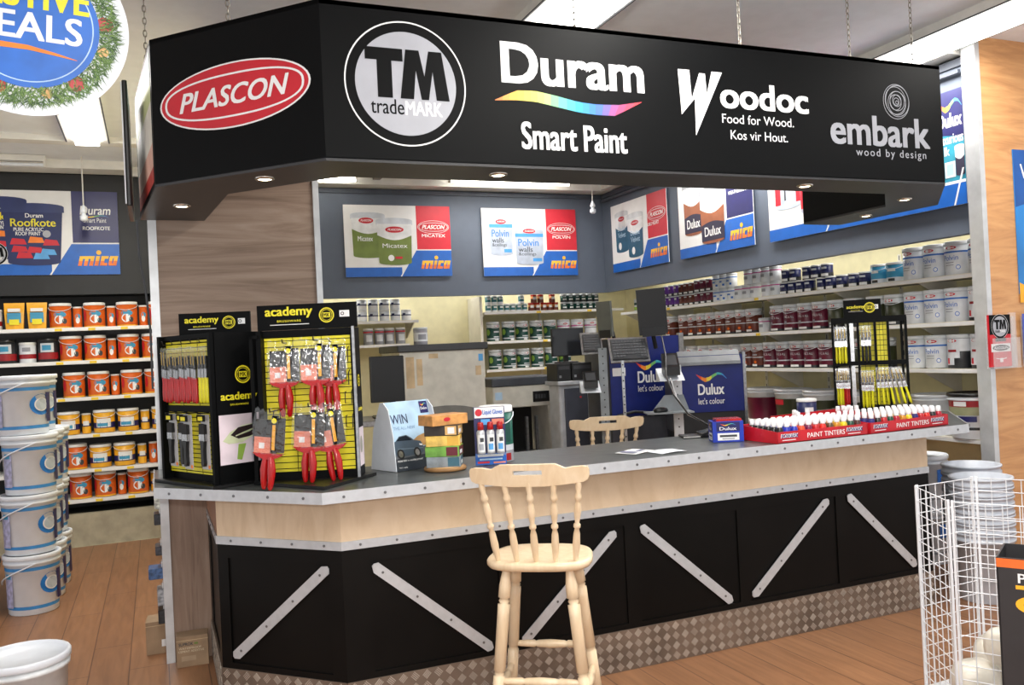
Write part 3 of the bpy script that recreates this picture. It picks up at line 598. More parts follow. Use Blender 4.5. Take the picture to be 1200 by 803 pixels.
KIND = {
 'orange_tub': (tin(.093, .235, g['orange'], g['lidw'], [(.0, .06, g['yellow'])], [(-.45, .7, .42, .66, g['skyt'], 1), (-.4, .45, .16, .52, PAPER, 1), (-1.25, -.8, .25, .7, RED, 1), (.3, .75, .16, .38, DGREY, 1), (-.25, .3, .5, .6, g['skyt'])]), 'orange tub with white lid'),
 'orange_can': (tin(.038, .2, g['orange'], g['lidw'], [], [(-.6, .6, .4, .66, g['skyt'], 1), (-.5, .4, .2, .5, PAPER, 1)], handle=False, lidh=.08), 'slim orange can'),
 'yellow_tub': (tin(.093, .215, g['yellow'], g['lidw'], [(.2, .45, NAVY)], [(-.7, .7, .24, .62, PAPER), (-.6, .4, .28, .42, g['skyt'])]), 'yellow tub with navy band'),
 'yellow_can': (tin(.039, .19, g['yellow'], g['lidw'], [(.35, .5, NAVY)], [(-.7, .7, .4, .62, PAPER)], handle=False, lidh=.08), 'slim yellow can'),
 'red_tin': (tin(.085, .22, g['char'], BLACK, [(.12, .4, g['dred'])], [(-.7, .7, .42, .8, g['foil']), (-.5, .4, .5, .72, g['skyt'])], handle=False), 'black tin with red band'),
 'white_red_tin': (tin(.07, .19, g['pale'], g['lidw'], [(.2, .42, g['dred'])], [(-.5, .5, .55, .75, g['greyt'])], handle=False), 'white tin with red band'),
 'green_tin': (tin(.078, .235, g['dgreen'], g['lidg'], [(.70, .86, g['lidg']), (.10, .16, g['foil'])], oval(.25, .72)+[(-1.6, -.85, .3, .62, g['avo'], 1), (-.3, .9, .20, .25, g['foil']), (-.1, .6, .02, .09, PAPER), (-.25, .8, .44, .52, g['foil'])]), 'dark green paint tin with avocado print'),
 'magenta_tin': (tin(.078, .235, g['pale'], g['lidg'], [(.62, .68, g['mag']), (.5, .55, g['greyt'])], oval(0, .72)), 'white paint tin with magenta stripe'),
 'russet_tin': (tin(.079, .24, g['brown'], g['lidg'], [(.72, .87, g['lidg']), (.40, .44, g['foil']), (.0, .1, g['char'])], oval(-.1, .74, .4)+[(-.7, .3, .06, .14, PAPER), (-.15, .25, .17, .29, g['orange'], 1), (-.5, .35, .5, .54, g['foil'])]), 'russet paint tin with silver top'),
 'burgundy_tin': (tin(.086, .245, g['maroon'], g['lidg'], [(.74, .87, g['lidg']), (.26, .30, g['foil']), (.0, .1, g['char'])], oval(-.2, .75, .42)+[(-.6, .4, .04, .12, PAPER), (-.55, -.2, .25, .36, g['greyt'])], [('WALL & ALL', 0, .48, 1.25, .08, g['foil'])]), 'burgundy paint tin with silver top'),
 'olive_tin': (tin(.088, .245, g['olive'], g['lidg'], [(.72, .87, g['lidg']), (.0, .12, g['char'])], oval(-.2, .75, .42)+[(-.5, .4, .04, .11, PAPER), (-.5, .2, .14, .22, g['foil'])]), 'dark olive paint tin with silver top'),
 'polvin_tin': (tin(.09, .25, g['pale'], g['lidg'], [(.66, .71, g['pblue'])], oval(-.1, .76, .45)+[(.25, .6, .16, .3, g['pblue'], 1), (.3, .55, .18, .28, g['pale'], 1), (-.6, .1, .36, .385, g['greyt']), (-.6, .1, .29, .31, g['greyt'])], [('Polvin', -.15, .44, 1.25, .15, g['pblue'])], handle=False), 'large white paint tin with blue stripe'),
 'velvet_tin': (tin(.088, .25, g['char'], g['lidg'], [(.5, .87, g['pale'])], oval(-.2, .76, .45)+[(-1.2, .45, .3, .6, g['pale']), (-1.2, .0, .1, .35, g['pale']), (-.75, -.45, .13, .3, RED), (-.6, .2, .48, .55, g['dred'])], handle=False), 'large white and black paint tin'),
 'purple_small': (tin(.044, .125, g['purple'], g['lidg'], [(.0, .25, g['char'])], [(-.6, .6, .06, .22, PAPER), (-.5, .3, .62, .8, g['pale'])], handle=False), 'small purple tin'),
 'russet_small': (tin(.046, .125, g['brown'], g['lidg'], [(.0, .25, g['char'])], [(-.6, .6, .06, .2, PAPER), (-.6, .4, .7, .8, g['foil'])], handle=False), 'small russet tin'),
 'burgundy_small': (tin(.05, .13, g['maroon'], g['lidg'], [(.0, .25, g['char'])], [(-.5, .6, .06, .2, PAPER), (-.6, .4, .7, .8, g['foil'])], handle=False), 'small burgundy tin'),
 'blue_small': (tin(.056, .14, g['pale'], g['lidg'], [(.66, .73, g['pblue'])], [(-.6, .2, .4, .5, g['pblue']), (.3, .7, .15, .3, g['pblue'])], handle=False), 'small white tin with blue stripe'),
 'magenta_small': (tin(.058, .14, g['pale'], g['lidg'], [(.70, .77, g['mag'])], [(-.6, .3, .35, .55, g['greyt'])], handle=False), 'small white tin with magenta stripe'),
 'navy_small': (tin(.052, .115, g['navy'], g['lidw'], [(.0, .3, g['char'])], [(-.7, .7, .05, .25, PAPER), (-.5, .5, .6, .75, g['foil'])], handle=False), 'small navy tin'),
 'sky_tin': (tin(.07, .16, g['skyt'], g['lidw'], [(.0, .25, g['pale'])], [(-.6, .4, .55, .7, PAPER), (-.5, .3, .06, .2, g['char'])]), 'sky blue tin'),
 'teal_small': (tin(.036, .10, g['teal'], g['lidw'], [(.0, .22, g['pale'])], [(-.6, .6, .5, .7, PAPER)], handle=False, lidh=.2), 'small teal tin'),
 'red_small': (tin(.038, .10, g['torange'], REDPL, [(.0, .5, g['brown'])], [(-.6, .6, .4, .7, PAPER)], handle=False, lidh=.2), 'small tan tin with red cap'),
 'white_small': (tin(.058, .125, g['pale'], g['lidw'], [(.45, .55, g['navy'])], [(-.5, .8, .15, .45, PAPER), (-1.0, -.4, .5, .68, g['navy'])], handle=False), 'small white tin with navy stripe'),
 'print_small': (tin(.056, .19, g['greyt'], g['lidw'], [(.72, .8, RED)], [(-.7, .6, .2, .6, g['pale'])], handle=False), 'grey printed tin with red rim'),
 'green_small': (tin(.043, .10, g['dgreen'], g['lidg'], [(.0, .2, g['char'])], [(-.6, .6, .25, .42, PAPER), (-.5, .3, .6, .75, g['foil'])], handle=False, lidh=.2), 'small dark green tin'),
 'green_white': (tin(.055, .15, g['pale'], g['lidw'], [(.1, .35, g['avo'])], [(-.5, .5, .5, .7, g['dgreen'])], handle=False), 'small white and green tin'),
}
def tins(kind, spots, z, rz, where, group):                    # spots: (x, y[, dz]) in reading order; labels count along the row
    mk, desc = KIND[kind]; seen = {}
    for s in spots:
        dz = s[2] if len(s) > 2 else 0; k = seen[dz] = seen.get(dz, 0)+1
        tot = len([q for q in spots if (q[2] if len(q) > 2 else 0) == dz])
        lvl = '' if len({(q[2] if len(q) > 2 else 0) for q in spots}) == 1 else ('upper ' if dz else 'bottom ')
        o = ORD[k-1]+' ' if tot > 1 else ''
        place(kind, mk, (s[0], s[1], z+dz), rz+random.uniform(-.12, .12), (o+lvl+desc+' '+where).replace('  ', ' '), group)
RW = lambda ys, x=5.52: [(x, y) for y in ys]
R_, G_ = -PI/2+.22, 'paint tins on the paint wall'
zt, zm, zl, zb = 2.035, 1.694, 1.350, .844
def two(ys, h, x=5.5, up=None): return [(x, y) for y in ys]+[(x, y, h) for y in (up or ys)]
wt, wm_, wl = 'from the corner, top shelf of paint wall', 'from the corner, middle shelf of paint wall', 'from the corner, lower shelf of paint wall'
tins('green_white', RW((9.24, 9.1)), zt, R_, wt, G_)
tins('purple_small', two((8.56, 8.45, 8.34), .126), zt, R_, wt, G_)
tins('russet_small', two((8.24, 8.14, 8.04), .126), zt, R_, wt, G_)
tins('burgundy_small', two((7.93, 7.82, 7.71), .131), zt, R_, wt, G_)
tins('blue_small', two((7.58, 7.46, 7.34), .141), zt, R_, wt, G_)
tins('magenta_small', two((7.21, 7.09, 6.96, 6.79, 6.66), .141, up=(7.05, 6.92, 6.79, 6.66)), zt, R_, wt, G_)
tins('navy_small', two((6.53, 6.42, 6.31, 6.20, 6.04, 5.93, 5.8, 5.66, 5.54), .116, up=(6.5, 6.39, 6.22, 6.11, 5.98)), zt, R_, wt, G_)
tins('sky_tin', RW((5.40, 5.24)), zt, R_, wt, G_)
tins('polvin_tin', RW((5.04, 4.845, 4.655, 4.45)), zt, R_, wt, G_)
tins('russet_tin', RW((8.51, 8.24, 8.06, 7.89, 7.72, 7.55, 7.38, 7.21, 7.04)), zm, R_, wm_, G_)
tins('magenta_small', RW((6.88,)), zm, R_, 'between russet and burgundy tins, middle shelf of paint wall', G_)
tins('burgundy_tin', RW((6.66, 6.47, 6.28, 6.09)), zm, R_, wm_, G_)
tins('olive_tin', RW((5.89, 5.70, 5.44, 5.25)), zm, R_, wm_, G_)
tins('polvin_tin', RW((5.05, 4.86, 4.67)), zm, R_, wm_, G_)
tins('velvet_tin', RW((4.47,)), zm, R_, 'beside the maple wall, middle shelf', G_)
tins('magenta_tin', RW((8.31, 8.11, 7.9, 7.7, 7.52, 7.34)), zl, R_, wl, G_)
tins('russet_tin', RW((7.15, 6.97)), zl, R_, wl, G_)
tins('burgundy_tin', RW((6.79, 6.6, 6.41, 6.22, 6.03)), zl, R_, wl, G_)
tins('olive_tin', RW((5.62, 5.39)), zl, R_, wl, G_)
tins('polvin_tin', RW((5.06, 4.87)), zl, R_, wl, G_)
tins('velvet_tin', RW((4.67, 4.47)), zl, R_, wl, G_)
BG = 'paint tins on the back wall shelves'; wb = 'from the shaker side, %s back shelf'
B2 = lambda xs, h, up=None: [(x, 9.82) for x in xs]+[(x, 9.82, h) for x in (up if up is not None else xs)]
tins('teal_small', B2((3.76, 3.84, 3.92, 4.0, 4.08, 4.16, 4.24), .101, (3.76, 3.84, 3.92, 4.2)), 2.104, 0, wb % 'top', BG)
tins('red_small', B2((4.33, 4.41, 4.5, 4.58, 4.66), .101, (4.37, 4.46, 4.62)), 2.104, 0, wb % 'top', BG)
tins('green_small', B2((4.78, 4.87, 4.96, 5.05, 5.14, 5.23), .101), 2.104, 0, wb % 'top', BG)
tins('green_tin', [(x, 9.80) for x in (3.80, 4.0, 4.18, 4.37, 4.56)], 1.749, .1, wb % 'middle', BG)
tins('magenta_tin', [(x, 9.80) for x in (4.75, 4.94, 5.13)], 1.749, 0, wb % 'middle', BG)
tins('green_tin', [(x, 9.80) for x in (3.81, 4.0, 4.18, 4.37, 4.56, 4.75)], 1.411, .1, wb % 'lower', BG)
tins('white_small', B2((2.21, 2.34, 2.47, 2.6, 2.73), .126, (2.21, 2.34, 2.47, 2.6)), 2.039, 0, 'from the brush stand, short back shelf', BG)
tins('print_small', [(x, 9.82) for x in (2.27, 2.4, 2.52, 2.65)], 1.769, 0, 'from the brush stand, low short shelf', BG)
AG = 'tubs and cans on the aisle shelves'
def row(z, lvl, items):
    by = {}
    for k, x in items: by.setdefault(k, []).append((x, 9.18))
    for k, sp in by.items(): tins(k, sp, z+.004, 0, 'towards the oak partition, %s aisle shelf' % lvl, AG)
O_, C_, Y_, S_ = 'orange_tub', 'orange_can', 'yellow_tub', 'yellow_can'
row(2.04, 'top', [('white_red_tin', -1.36), (O_, -.81), (C_, -.665), (O_, -.52), (C_, -.375), (O_, -.235), (C_, -.09), (O_, .05)])
row(1.728, 'second', [('red_tin', -1.27), ('white_red_tin', -1.095), ('red_tin', -.925), (O_, -.735), (O_, -.525), (C_, -.38), (O_, -.235), (O_, -.02)])
row(1.384, 'third', [('white_red_tin', -1.15), ('red_tin', -.97), (O_, -.72), (O_, -.51), (C_, -.365), (O_, -.22), (O_, -.01)])
row(1.035, 'fourth', [(Y_, -.78), (S_, -.63), (Y_, -.475), (Y_, -.265), (S_, -.115), (Y_, .04)])
row(.708, 'fifth', [(O_, -.73), (Y_, -.52), (Y_, -.31), (S_, -.155), (C_, -.055), (O_, .09)])
row(.43, 'lowest', [(O_, -.70), (O_, -.49), (C_, -.345), (O_, -.20), (S_, -.05), (O_, .10)])
# two yellow pouches on the top aisle shelf
for x, w in ((-1.185, 'farther from'), (-1.0, 'touching')):
    r = thing('stand_up_pouch', 'yellow pouch %s the first orange tub, top aisle shelf' % w, 'pouch', (x, 9.15, 2.046), .05, 'yellow pouches on the top aisle shelf')
    m = MB()
    ys = [(0, .05), (.05, .055), (.15, .04), (.22, .006), (.245, .003)]; vs = []
    for z, d in ys: vs += [(-.07-.06*z, -d, z), (0, -d*1.2, z), (.07+.06*z, -d, z), (.07+.06*z, d, z), (0, d*1.1, z), (-.07-.06*z, d, z)]
    fcs = [tuple(range(5, -1, -1)), tuple(range(24, 30))]+[(k*6+i, k*6+(i+1) % 6, k*6+6+(i+1) % 6, k*6+6+i) for k in range(4) for i in range(6)]
    m.add(vs, fcs, T_['yellow'], False).build('pouch_body', r)
    f = Fr((0, -.066, .04)); q = MB().obox(f, -.055, .055, .02, .11, -.012, .006, g['skyt']).obox(f, -.04, .04, .0, .05, -.01, .0075, YEL).obox(f, -.05, .05, .12, .15, -.02, .002, PAPER); q.build('label', r)
# ------------------------------------------------------------------ bar stools
def turned(p0, p1, prof, m, seg=14):                           # a turned rod between two points; prof: (t, radius)
    a, b = Vc(p0), Vc(p1)
    return MB().tube([a+(b-a)*t for t, r in prof], [r for t, r in prof], m, seg)
LEGP = [(0, .018), (.03, .021), (.10, .023), (.105, .017), (.115, .017), (.12, .024), (.38, .025), (.385, .017), (.395, .022), (.405, .017), (.41, .025), (.72, .026), (.79, .027), (.795, .018), (.81, .024), (.825, .018), (.83, .027), (.90, .026), (.97, .018), (1, .015)]
SPIP = [(0, .009), (.06, .011), (.22, .0165), (.36, .014), (.42, .009), (.44, .015), (.47, .015), (.49, .009), (.56, .013), (.64, .0165), (.72, .013), (.76, .009), (.785, .016), (.82, .015), (.86, .010), (.93, .0135), (1, .010)]
STRP = [(0, .009), (.1, .014), (.28, .017), (.3, .012), (.33, .016), (.48, .019), (.52, .019), (.67, .016), (.7, .012), (.72, .017), (.9, .014), (1, .009)]
def make_stool():
    r = thing('bar_stool', '', 'stool')
    m = MB(); n = 40; rings = []
    for z, k in ((.712, .90), (.716, .96), (.728, 1.0), (.742, 1.0), (.750, .975), (.751, .90), (.745, .45), (.744, .02)):
        ring = []
        for i in range(n):
            t = 2*PI*i/n; c, s = math.cos(t), math.sin(t)
            x = .225*math.copysign(abs(c)**.62, c); y = .192*math.copysign(abs(s)**.66, s); x *= 1-.07*(y/.19)
            ring.append((x*k, y*k, z))
        rings += ring
    fcs = [tuple(range(n-1, -1, -1)), tuple(range(7*n, 8*n))]+[(q*n+i, q*n+(i+1) % n, (q+1)*n+(i+1) % n, (q+1)*n+i) for q in range(7) for i in range(n)]
    m.add(rings, fcs, PINE, True).build('seat', r)
    top = lambda sx, sy: (sx*.135, sy*.118, .716); bot = lambda sx, sy: (sx*.205, sy*.19, 0)
    lp = lambda sx, sy, z: tuple(a+(b-a)*(1-z/.716) for a, b in zip(top(sx, sy), bot(sx, sy)))
    for sx in (-1, 1):
        for sy in (-1, 1): turned(bot(sx, sy), top(sx, sy), LEGP, PINE).build('leg', r)
    turned(lp(-1, -1, .25), lp(1, -1, .25), STRP, PINE).build('stretcher', r); turned(lp(-1, 1, .30), lp(1, 1, .30), STRP, PINE).build('stretcher', r)
    for sx in (-1, 1): turned(lp(sx, -1, .20), lp(sx, 1, .20), STRP, PINE).build('stretcher', r)
    def yb(x, z): return -.155-.26*(z-.75)+.55*x*x                # leaning back, curved in plan
    for i in range(5):
        u = (i-2)/2
        turned((u*.165, yb(u*.165, .745)+.01, .742), (u*.205, yb(u*.205, 1.10), 1.10), SPIP, PINE, 12).build('spindle', r)
    # crest rail with scalloped top and a hand slot
    cols = [-.25, -.243, -.225, -.19, -.155, -.13, -.115, -.08, -.066, -.060, .060, .066, .08, .115, .13, .155, .19, .225, .243, .25]
    def topz(x):
        a = abs(x)
        return 1.176 if a < .115 else 1.176-.020*(a-.115)/.04 if a < .155 else 1.156+.008*(a-.155)/.05 if a < .205 else 1.164-.010*((a-.205)/.045)**2
    def botz(x): return 1.080+.018*(abs(x)/.25)**2+(0.012*max(0, abs(x)-.235)/.015)
    m = MB(); V = []; nx = len(cols)
    for th in (-.011, .011):
        for x in cols:
            b, t = botz(x), topz(x)
            if abs(x) > .249: b += .012; t -= .014
            for z in (b, 1.130, 1.149, t): V.append((x, yb(x, z)+th, z))
    F = []
    def vi(s, i, j): return s*nx*4+i*4+j
    hole = lambda i, j: j == 1 and cols[i] >= -.0601 and cols[i+1] <= .0601
    for i in range(nx-1):
        for j in range(3):
            if hole(i, j): F += [(vi(0, i, 1), vi(0, i+1, 1), vi(1, i+1, 1), vi(1, i, 1)), (vi(0, i, 2), vi(1, i, 2), vi(1, i+1, 2), vi(0, i+1, 2))]; continue
            F.append((vi(0, i, j), vi(0, i+1, j), vi(0, i+1, j+1), vi(0, i, j+1))); F.append((vi(1, i, j), vi(1, i, j+1), vi(1, i+1, j+1), vi(1, i+1, j)))
            if i+1 < nx and hole(i+1 if i+2 < nx else i, j) and not hole(i, j): F.append((vi(0, i+1, 1), vi(1, i+1, 1), vi(1, i+1, 2), vi(0, i+1, 2)))
            if i > 0 and hole(i-1, j): F.append((vi(0, i, 1), vi(0, i, 2), vi(1, i, 2), vi(1, i, 1)))
        F += [(vi(0, i, 0), vi(1, i, 0), vi(1, i+1, 0), vi(0, i+1, 0)), (vi(0, i, 3), vi(0, i+1, 3), vi(1, i+1, 3), vi(1, i, 3))]
    for j in range(3): F += [(vi(0, 0, j), vi(0, 0, j+1), vi(1, 0, j+1), vi(1, 0, j)), (vi(0, nx-1, j), vi(1, nx-1, j), vi(1, nx-1, j+1), vi(0, nx-1, j+1))]
    o = m.add(V, F, PINE).build('crest_rail', r)
    bv = o.modifiers.new('edge', 'BEVEL'); bv.width = .004; bv.segments = 2; bv.limit_method = 'ANGLE'
    return r
place('stool', make_stool, (1.525, 3.475, 0), math.radians(-33), 'pale wooden bar stool standing in front of the black counter panels', 'pale wooden bar stools')
place('stool', make_stool, (2.80, 5.28, 0), math.radians(-16), 'pale wooden bar stool behind the counter, only its back showing', 'pale wooden bar stools')

# ------------------------------------------------------------------ brush stands
ZW = 1.076
def academy(m, f, x, y, w, d, full=True):
    m.text(f, 'academy', x, y, w, w*.25, YEL, d, .035); m.text(f, 'BRUSHWARE', x+w*.25, y-w*.075, w*.5, w*.045, YEL, d, .03, spacing=1.2)
    if full: m.rect(f, x+w*.1, x+w*.92, y-w*.135, y-w*.12, PAPER, d)
def roundel(m, f, cx, cy, r, d):
    m.ring(f, circ(r, 32, None, cx, cy), circ(r*.84, 32, None, cx, cy), YEL, d); m.ring(f, circ(r*.74, 32, None, cx, cy), circ(r*.68, 32, None, cx, cy), YEL, d)
    m.rect(f, cx-r*.5, cx+r*.5, cy-r*.32, cy+r*.34, YEL, d); m.text(f, 'MK', cx-r*.42, cy-r*.25, r*.84, r*.5, BLK, d+.0006, .03)
def slats(m, f, x0, x1, y0, y1, n, d=0):
    m.obox(f, x0, x1, y0, y1, d-.01, d, YEL)
    for k in range(n): y = y0+(y1-y0)*(k+.5)/n; m.obox(f, x0, x1, y-.0018, y+.0018, d, d+.001, BLK)
    for k in (1, 2): x = x0+(x1-x0)*k/3; m.obox(f, x-.0012, x+.0012, y0, y1, d, d+.0012, BLK)
def hook(f, x, y, L, parent):
    MB().tube([f.p(x, y, .0)-parent.location, f.p(x, y, L)-parent.location, f.p(x, y+.02, L+.006)-parent.location], .0028, BLACK, 6).build('hook', parent)
def header(parent, f, w, h, d0, d1):
    m = MB().obox(f, 0, w, 0, h, d0, d1, BLK); academy(m, f, w*.08, h*.45, w*.48, d1+.001); roundel(m, f, w*.70, h*.52, h*.3, d1+.001); m.rect(f, w*.83, w*.93, h*.42, h*.68, PAPER, d1+.001); m.ring(f, circ(.008, 12, None, w*.86, h*.55), circ(.005, 12, None, w*.86, h*.55), BLK, d1+.002)
    m.build('header', parent, True)
# stand by the partition
r1 = thing('brush_stand', 'black and yellow brush stand with red handled brushes beside the oak partition', 'display stand', (.2, 4.45, ZW), 0, 'brush stands on the counter')
a1 = math.atan2(-.45, .22); f1 = Fr((.03, 4.65, ZW), a1); L1 = .501; f1b = Fr((.25, 4.2, ZW), a1+PI/2); D1 = .225; H1 = .715
MB().prism(fz, [(f1.p(x, 0, d).x, f1.p(x, 0, d).y) for x, d in ((-.03, .05), (L1+.03, .05), (L1+.03, -D1+.005), (-.03, -D1+.005))], ZW, ZW+.014, BLACK).build('base', r1, True)
MB().obox(f1, 0, L1, .014, H1, -D1, -.026, BLK).build('core', r1, True)
m = MB(); slats(m, f1, .02, L1-.02, .05, .35, 14, -.015); slats(m, f1, .02, L1-.02, .375, H1-.03, 14, -.015); m.build('slat_panel', r1, True)
m = MB()
for x0, x1 in ((0, .02), (L1-.02, L1)): m.obox(f1, x0, x1, .014, H1, -.06, .022, BLK)
m.obox(f1, 0, L1, .345, .375, -.06, .0, BLK).obox(f1, 0, L1, H1-.022, H1, -.06, .0, BLK).obox(f1, 0, L1, .014, .05, -.06, -.03, BLK); m.build('frame', r1, True)
m = MB().obox(f1b, .0, D1, .014, H1, 0, .006, BLK)
roundel(m, f1b, D1*.62, H1*.72, .042, .007); academy(m, f1b, .02, H1*.54, .24 if 0 else .19, .007, False)
m.rect(f1b, .005, D1-.01, .10, .33, M('photo_pale', (222, 208, 216), .5, var=.08, scale=5), .007)
m.poly(f1b, [(.10, .19), (.09, .12), (.115, .115), (.14, .19)], M('photo_green', (150, 185, 80), .5), .008)
m.poly(f1b, [(.02, .21), (.06, .25), (.12, .275), (.215, .285), (.215, .235), (.16, .215), (.12, .195), (.05, .195)], M('photo_pale_green', (205, 214, 175), .5), .009)
m.poly(f1b, [(.06, .235), (.10, .268), (.215, .283), (.215, .238), (.16, .222), (.10, .215)], M('photo_black', (36, 24, 24), .5), .010)
for q in (.015, .03, .045): m.poly(f1b, [(.07+q, .222+q*.3), (.15+q, .24+q*.4), (.15+q, .245+q*.4), (.07+q, .228+q*.3)], M('photo_pale_green', (205, 214, 175)), .0105)
m.build('side_panel', r1, True)
fh = Fr((.11, 4.50, ZW+H1), math.radians(-18)); header(r1, fh, .34, .105, -.03, -.01)
# stand at the counter corner
r2 = thing('brush_stand', 'black and yellow brush stand with big red handled brush packs at the counter corner', 'display stand', (.66, 4.12, ZW), 0, 'brush stands on the counter')
a2 = math.radians(-22.4); f2r = Fr((.462, 4.185, ZW), a2); L2 = .425; H2 = .71
MB().prism(fz, [(.655, 3.80), (.955, 4.09), (.68, 4.44), (.40, 4.19)], ZW, ZW+.014, BLACK).build('base', r2, True)
MB().obox(f2r, 0, L2, .014, H2, -.11, -.012, BLK).build('core', r2, True)
m = MB(); slats(m, f2r, .012, L2-.012, .05, H2-.035, 22, 0); m.build('slat_panel', r2, True)
m = MB().obox(f2r, -.012, .010, .014, H2, -.012, .05, BLK).obox(f2r, -.04, -.024, .014, H2-.02, .05, .066, BLK).obox(f2r, -.04, .0, H2-.035, H2-.02, .03, .066, BLK).obox(f2r, L2-.010, L2+.006, .014, H2, -.012, .012, BLK).obox(f2r, 0, L2, H2-.03, H2, -.012, .008, BLK).obox(f2r, 0, L2, .014, .05, -.012, .004, BLK).build('frame', r2, True)
fs2 = Fr(f2r.p(L2+.006, 0, .02), a2+PI/2+.0); m = MB().obox(fs2, 0, .13, .014, H2, 0, .006, BLK); roundel(m, fs2, .06, .46, .028, .007); m.text(fs2, 'academy', .02, .31, .10, .03, YEL, .007, .03); m.obox(fs2, -.012, 0, .014, H2+.005, -.004, .008, STEEL)
m.rect(fs2, .01, .12, .06, .24, M('photo_pale', (222, 208, 216)), .007); m.poly(fs2, circ(.03, 16, .04, .05, .16), M('photo_grey', (150, 150, 140), .5), .008); m.build('side_panel', r2, True)
fh = Fr((.445, 4.19, ZW+H2+.002), math.radians(-22.4)); header(r2, fh, .465, .118, -.03, -.008)
# brushes; each hangs from its top, bristles up
def brush(hm, w=.020, wide=False):
    def mk():
        t = thing('paint_brush', '', 'paint brush')
        MB().tube([(0, 0, -.265), (0, 0, -.255), (0, 0, -.22), (0, 0, -.17), (0, 0, -.145)], [.006, .0105, .0115, .009, .011], hm, 10, .65).build('handle', t)
        f = Fr((0, 0, 0)); MB().obox(f, -w/2, w/2, -.147, -.105, -.006, .006, FERR).obox(f, -w/2-.0006, w/2+.0006, -.135, -.131, -.0066, .0066, FERR).build('ferrule', t)
        MB().prism(f, [(-w/2*.95, -.105), (w/2*.95, -.105), (w/2, -.055), (w/2*.4, -.045), (-w/2*.7, -.048), (-w/2, -.06)], -.0055, .0055, BRIST).build('bristles', t)
        MB().obox(f, -w/2-.004, w/2+.004, -.15, -.0, -.008, .008, FILM).obox(f, -w/2*.5, w/2*.1, -.085, -.02, .0082, .009, M('gold_card', (190, 160, 70), .4)).build('sleeve', t)
        return t
    return mk
def black_brush():
    t = thing('paint_brush', '', 'paint brush'); f = Fr((0, 0, 0))
    MB().prism(f, [(-.018, -.12), (.018, -.12), (.012, -.16), (.011, -.2), (.014, -.225), (.008, -.24), (-.008, -.24), (-.014, -.225), (-.011, -.2), (-.012, -.16)], -.008, .008, BLACK).build('handle', t)
    MB().obox(f, -.024, .024, -.122, -.09, -.008, .008, FERR).obox(f, -.008, -.004, -.12, -.092, .008, .009, STEEL).obox(f, .004, .008, -.12, -.092, .008, .009, STEEL).build('ferrule', t)
    MB().prism(f, [(-.024, -.09), (.024, -.09), (.023, -.045), (-.023, -.042)], -.0075, .0075, BRIST).build('bristles', t)
    MB().obox(f, -.032, .042, -.255, -.0, -.012, -.009, M('grey_card', (190, 190, 190), .5)).obox(f, -.032, .042, -.03, 0, .009, .011, BLK).obox(f, -.02, .02, -.026, -.008, .011, .012, YEL).obox(f, .025, .04, -.25, -.235, -.009, -.007, ORG).build('card', t)
    return t
def brush_pack():
    t = thing('brush_pack', '', 'paint brushes'); f = Fr((0, 0, 0)); w = .072
    for k, x in enumerate((-.014, .016)): MB().tube([(x*.8, -.01*k, -.20), (x*1.1, -.01*k, -.225), (x*1.3, -.01*k, -.26), (x*1.25, -.01*k, -.31), (x*1.1, -.01*k, -.335), (x*1.1, -.01*k, -.345)], [.012, .016, .019, .0145, .0125, .007], REDPL, 12, .8).build('handle', t)
    MB().prism(f, [(-w, -.185), (w, -.185), (w*.72, -.20), (.02, -.213), (-.02, -.213), (-w*.72, -.20)], -.012, .012, REDPL).build('shoulder', t)
    MB().obox(f, -w*.92, w*.12, -.186, -.115, -.010, .011, SALM).obox(f, -w*.6, -w*.25, -.165, -.14, .011, .0125, PAPER).build('band', t)
    MB().obox(f, -w*.9, w*.10, -.115, -.04, -.009, .010, BRIST).obox(f, w*.50, w*.92, -.18, -.03, -.009, .009, BRIST).build('bristles', t)
    m = MB().obox(f, w*.14, w*.48, -.183, -.02, -.009, .010, BLK).obox(f, w*.2, w*.4, -.17, -.06, .010, .011, GOLD); m.poly(f, circ(.012, 16, None, w*.3, -.042), YEL, .0115); m.build('card', t)
    m = MB(); rows = [(-.19, w*1.06, .017), (-.12, w*1.08, .019), (-.05, w*1.04, .017), (-.02, w*1.0, .008), (.005, w*1.0, .003)]; n = 12; V = []
    for j, (z, a, b) in enumerate(rows):
        for i in range(n+1): V.append((-a+2*a*i/n, -b*(1-.45*((i*5+j*3) % 4)/3)-.001, z+(.006*((i*7+j*3) % 5-2) if j == 4 else 0)))
    m.add(V, [(j*(n+1)+i, j*(n+1)+i+1, (j+1)*(n+1)+i+1, (j+1)*(n+1)+i) for j in range(4) for i in range(n)], FILM, False).build('sleeve', t)
    return t
for k in range(12):
    x = .04+k*.0285; p = f1.p(x, .66-.004*(k % 3), .012+.003*(k % 2)); 
    place('red_brush', brush(REDPL), p, a1, 'red handled brush hanging %s from the outer side of the partition stand, upper row' % ORD[k], 'red handled brushes')
for k in range(3):
    p = f1.p(.395+k*.028, .655, .014); place('yellow_brush', brush(YELPL), p, a1, '%s yellow handled brush beside the red ones, partition stand' % ORD[k].capitalize().lower(), 'yellow handled brushes')
for k, (x, d) in enumerate(((.10, .02), (.20, .015), (.30, .05), (.405, .02))):
    p = f1.p(x, .335, d); place('black_brush', black_brush, p, a1, '%s black handled brush on a grey card, lower row of the partition stand' % ORD[k], 'black carded brushes')
for x in (.08, .17, .26, .35, .43): hook(f1, x, .668, .05, r1) if 0 else MB().tube([f1.p(x, .672, -.05)-r1.location, f1.p(x, .672, .03)-r1.location, f1.p(x, .69, .036)-r1.location], .0028, BLACK, 6).build('hook', r1)
for x in (.10, .2, .3, .405): MB().tube([f1.p(x, .342, -.05)-r1.location, f1.p(x, .342, .045)-r1.location], .0028, BLACK, 6).build('hook', r1)
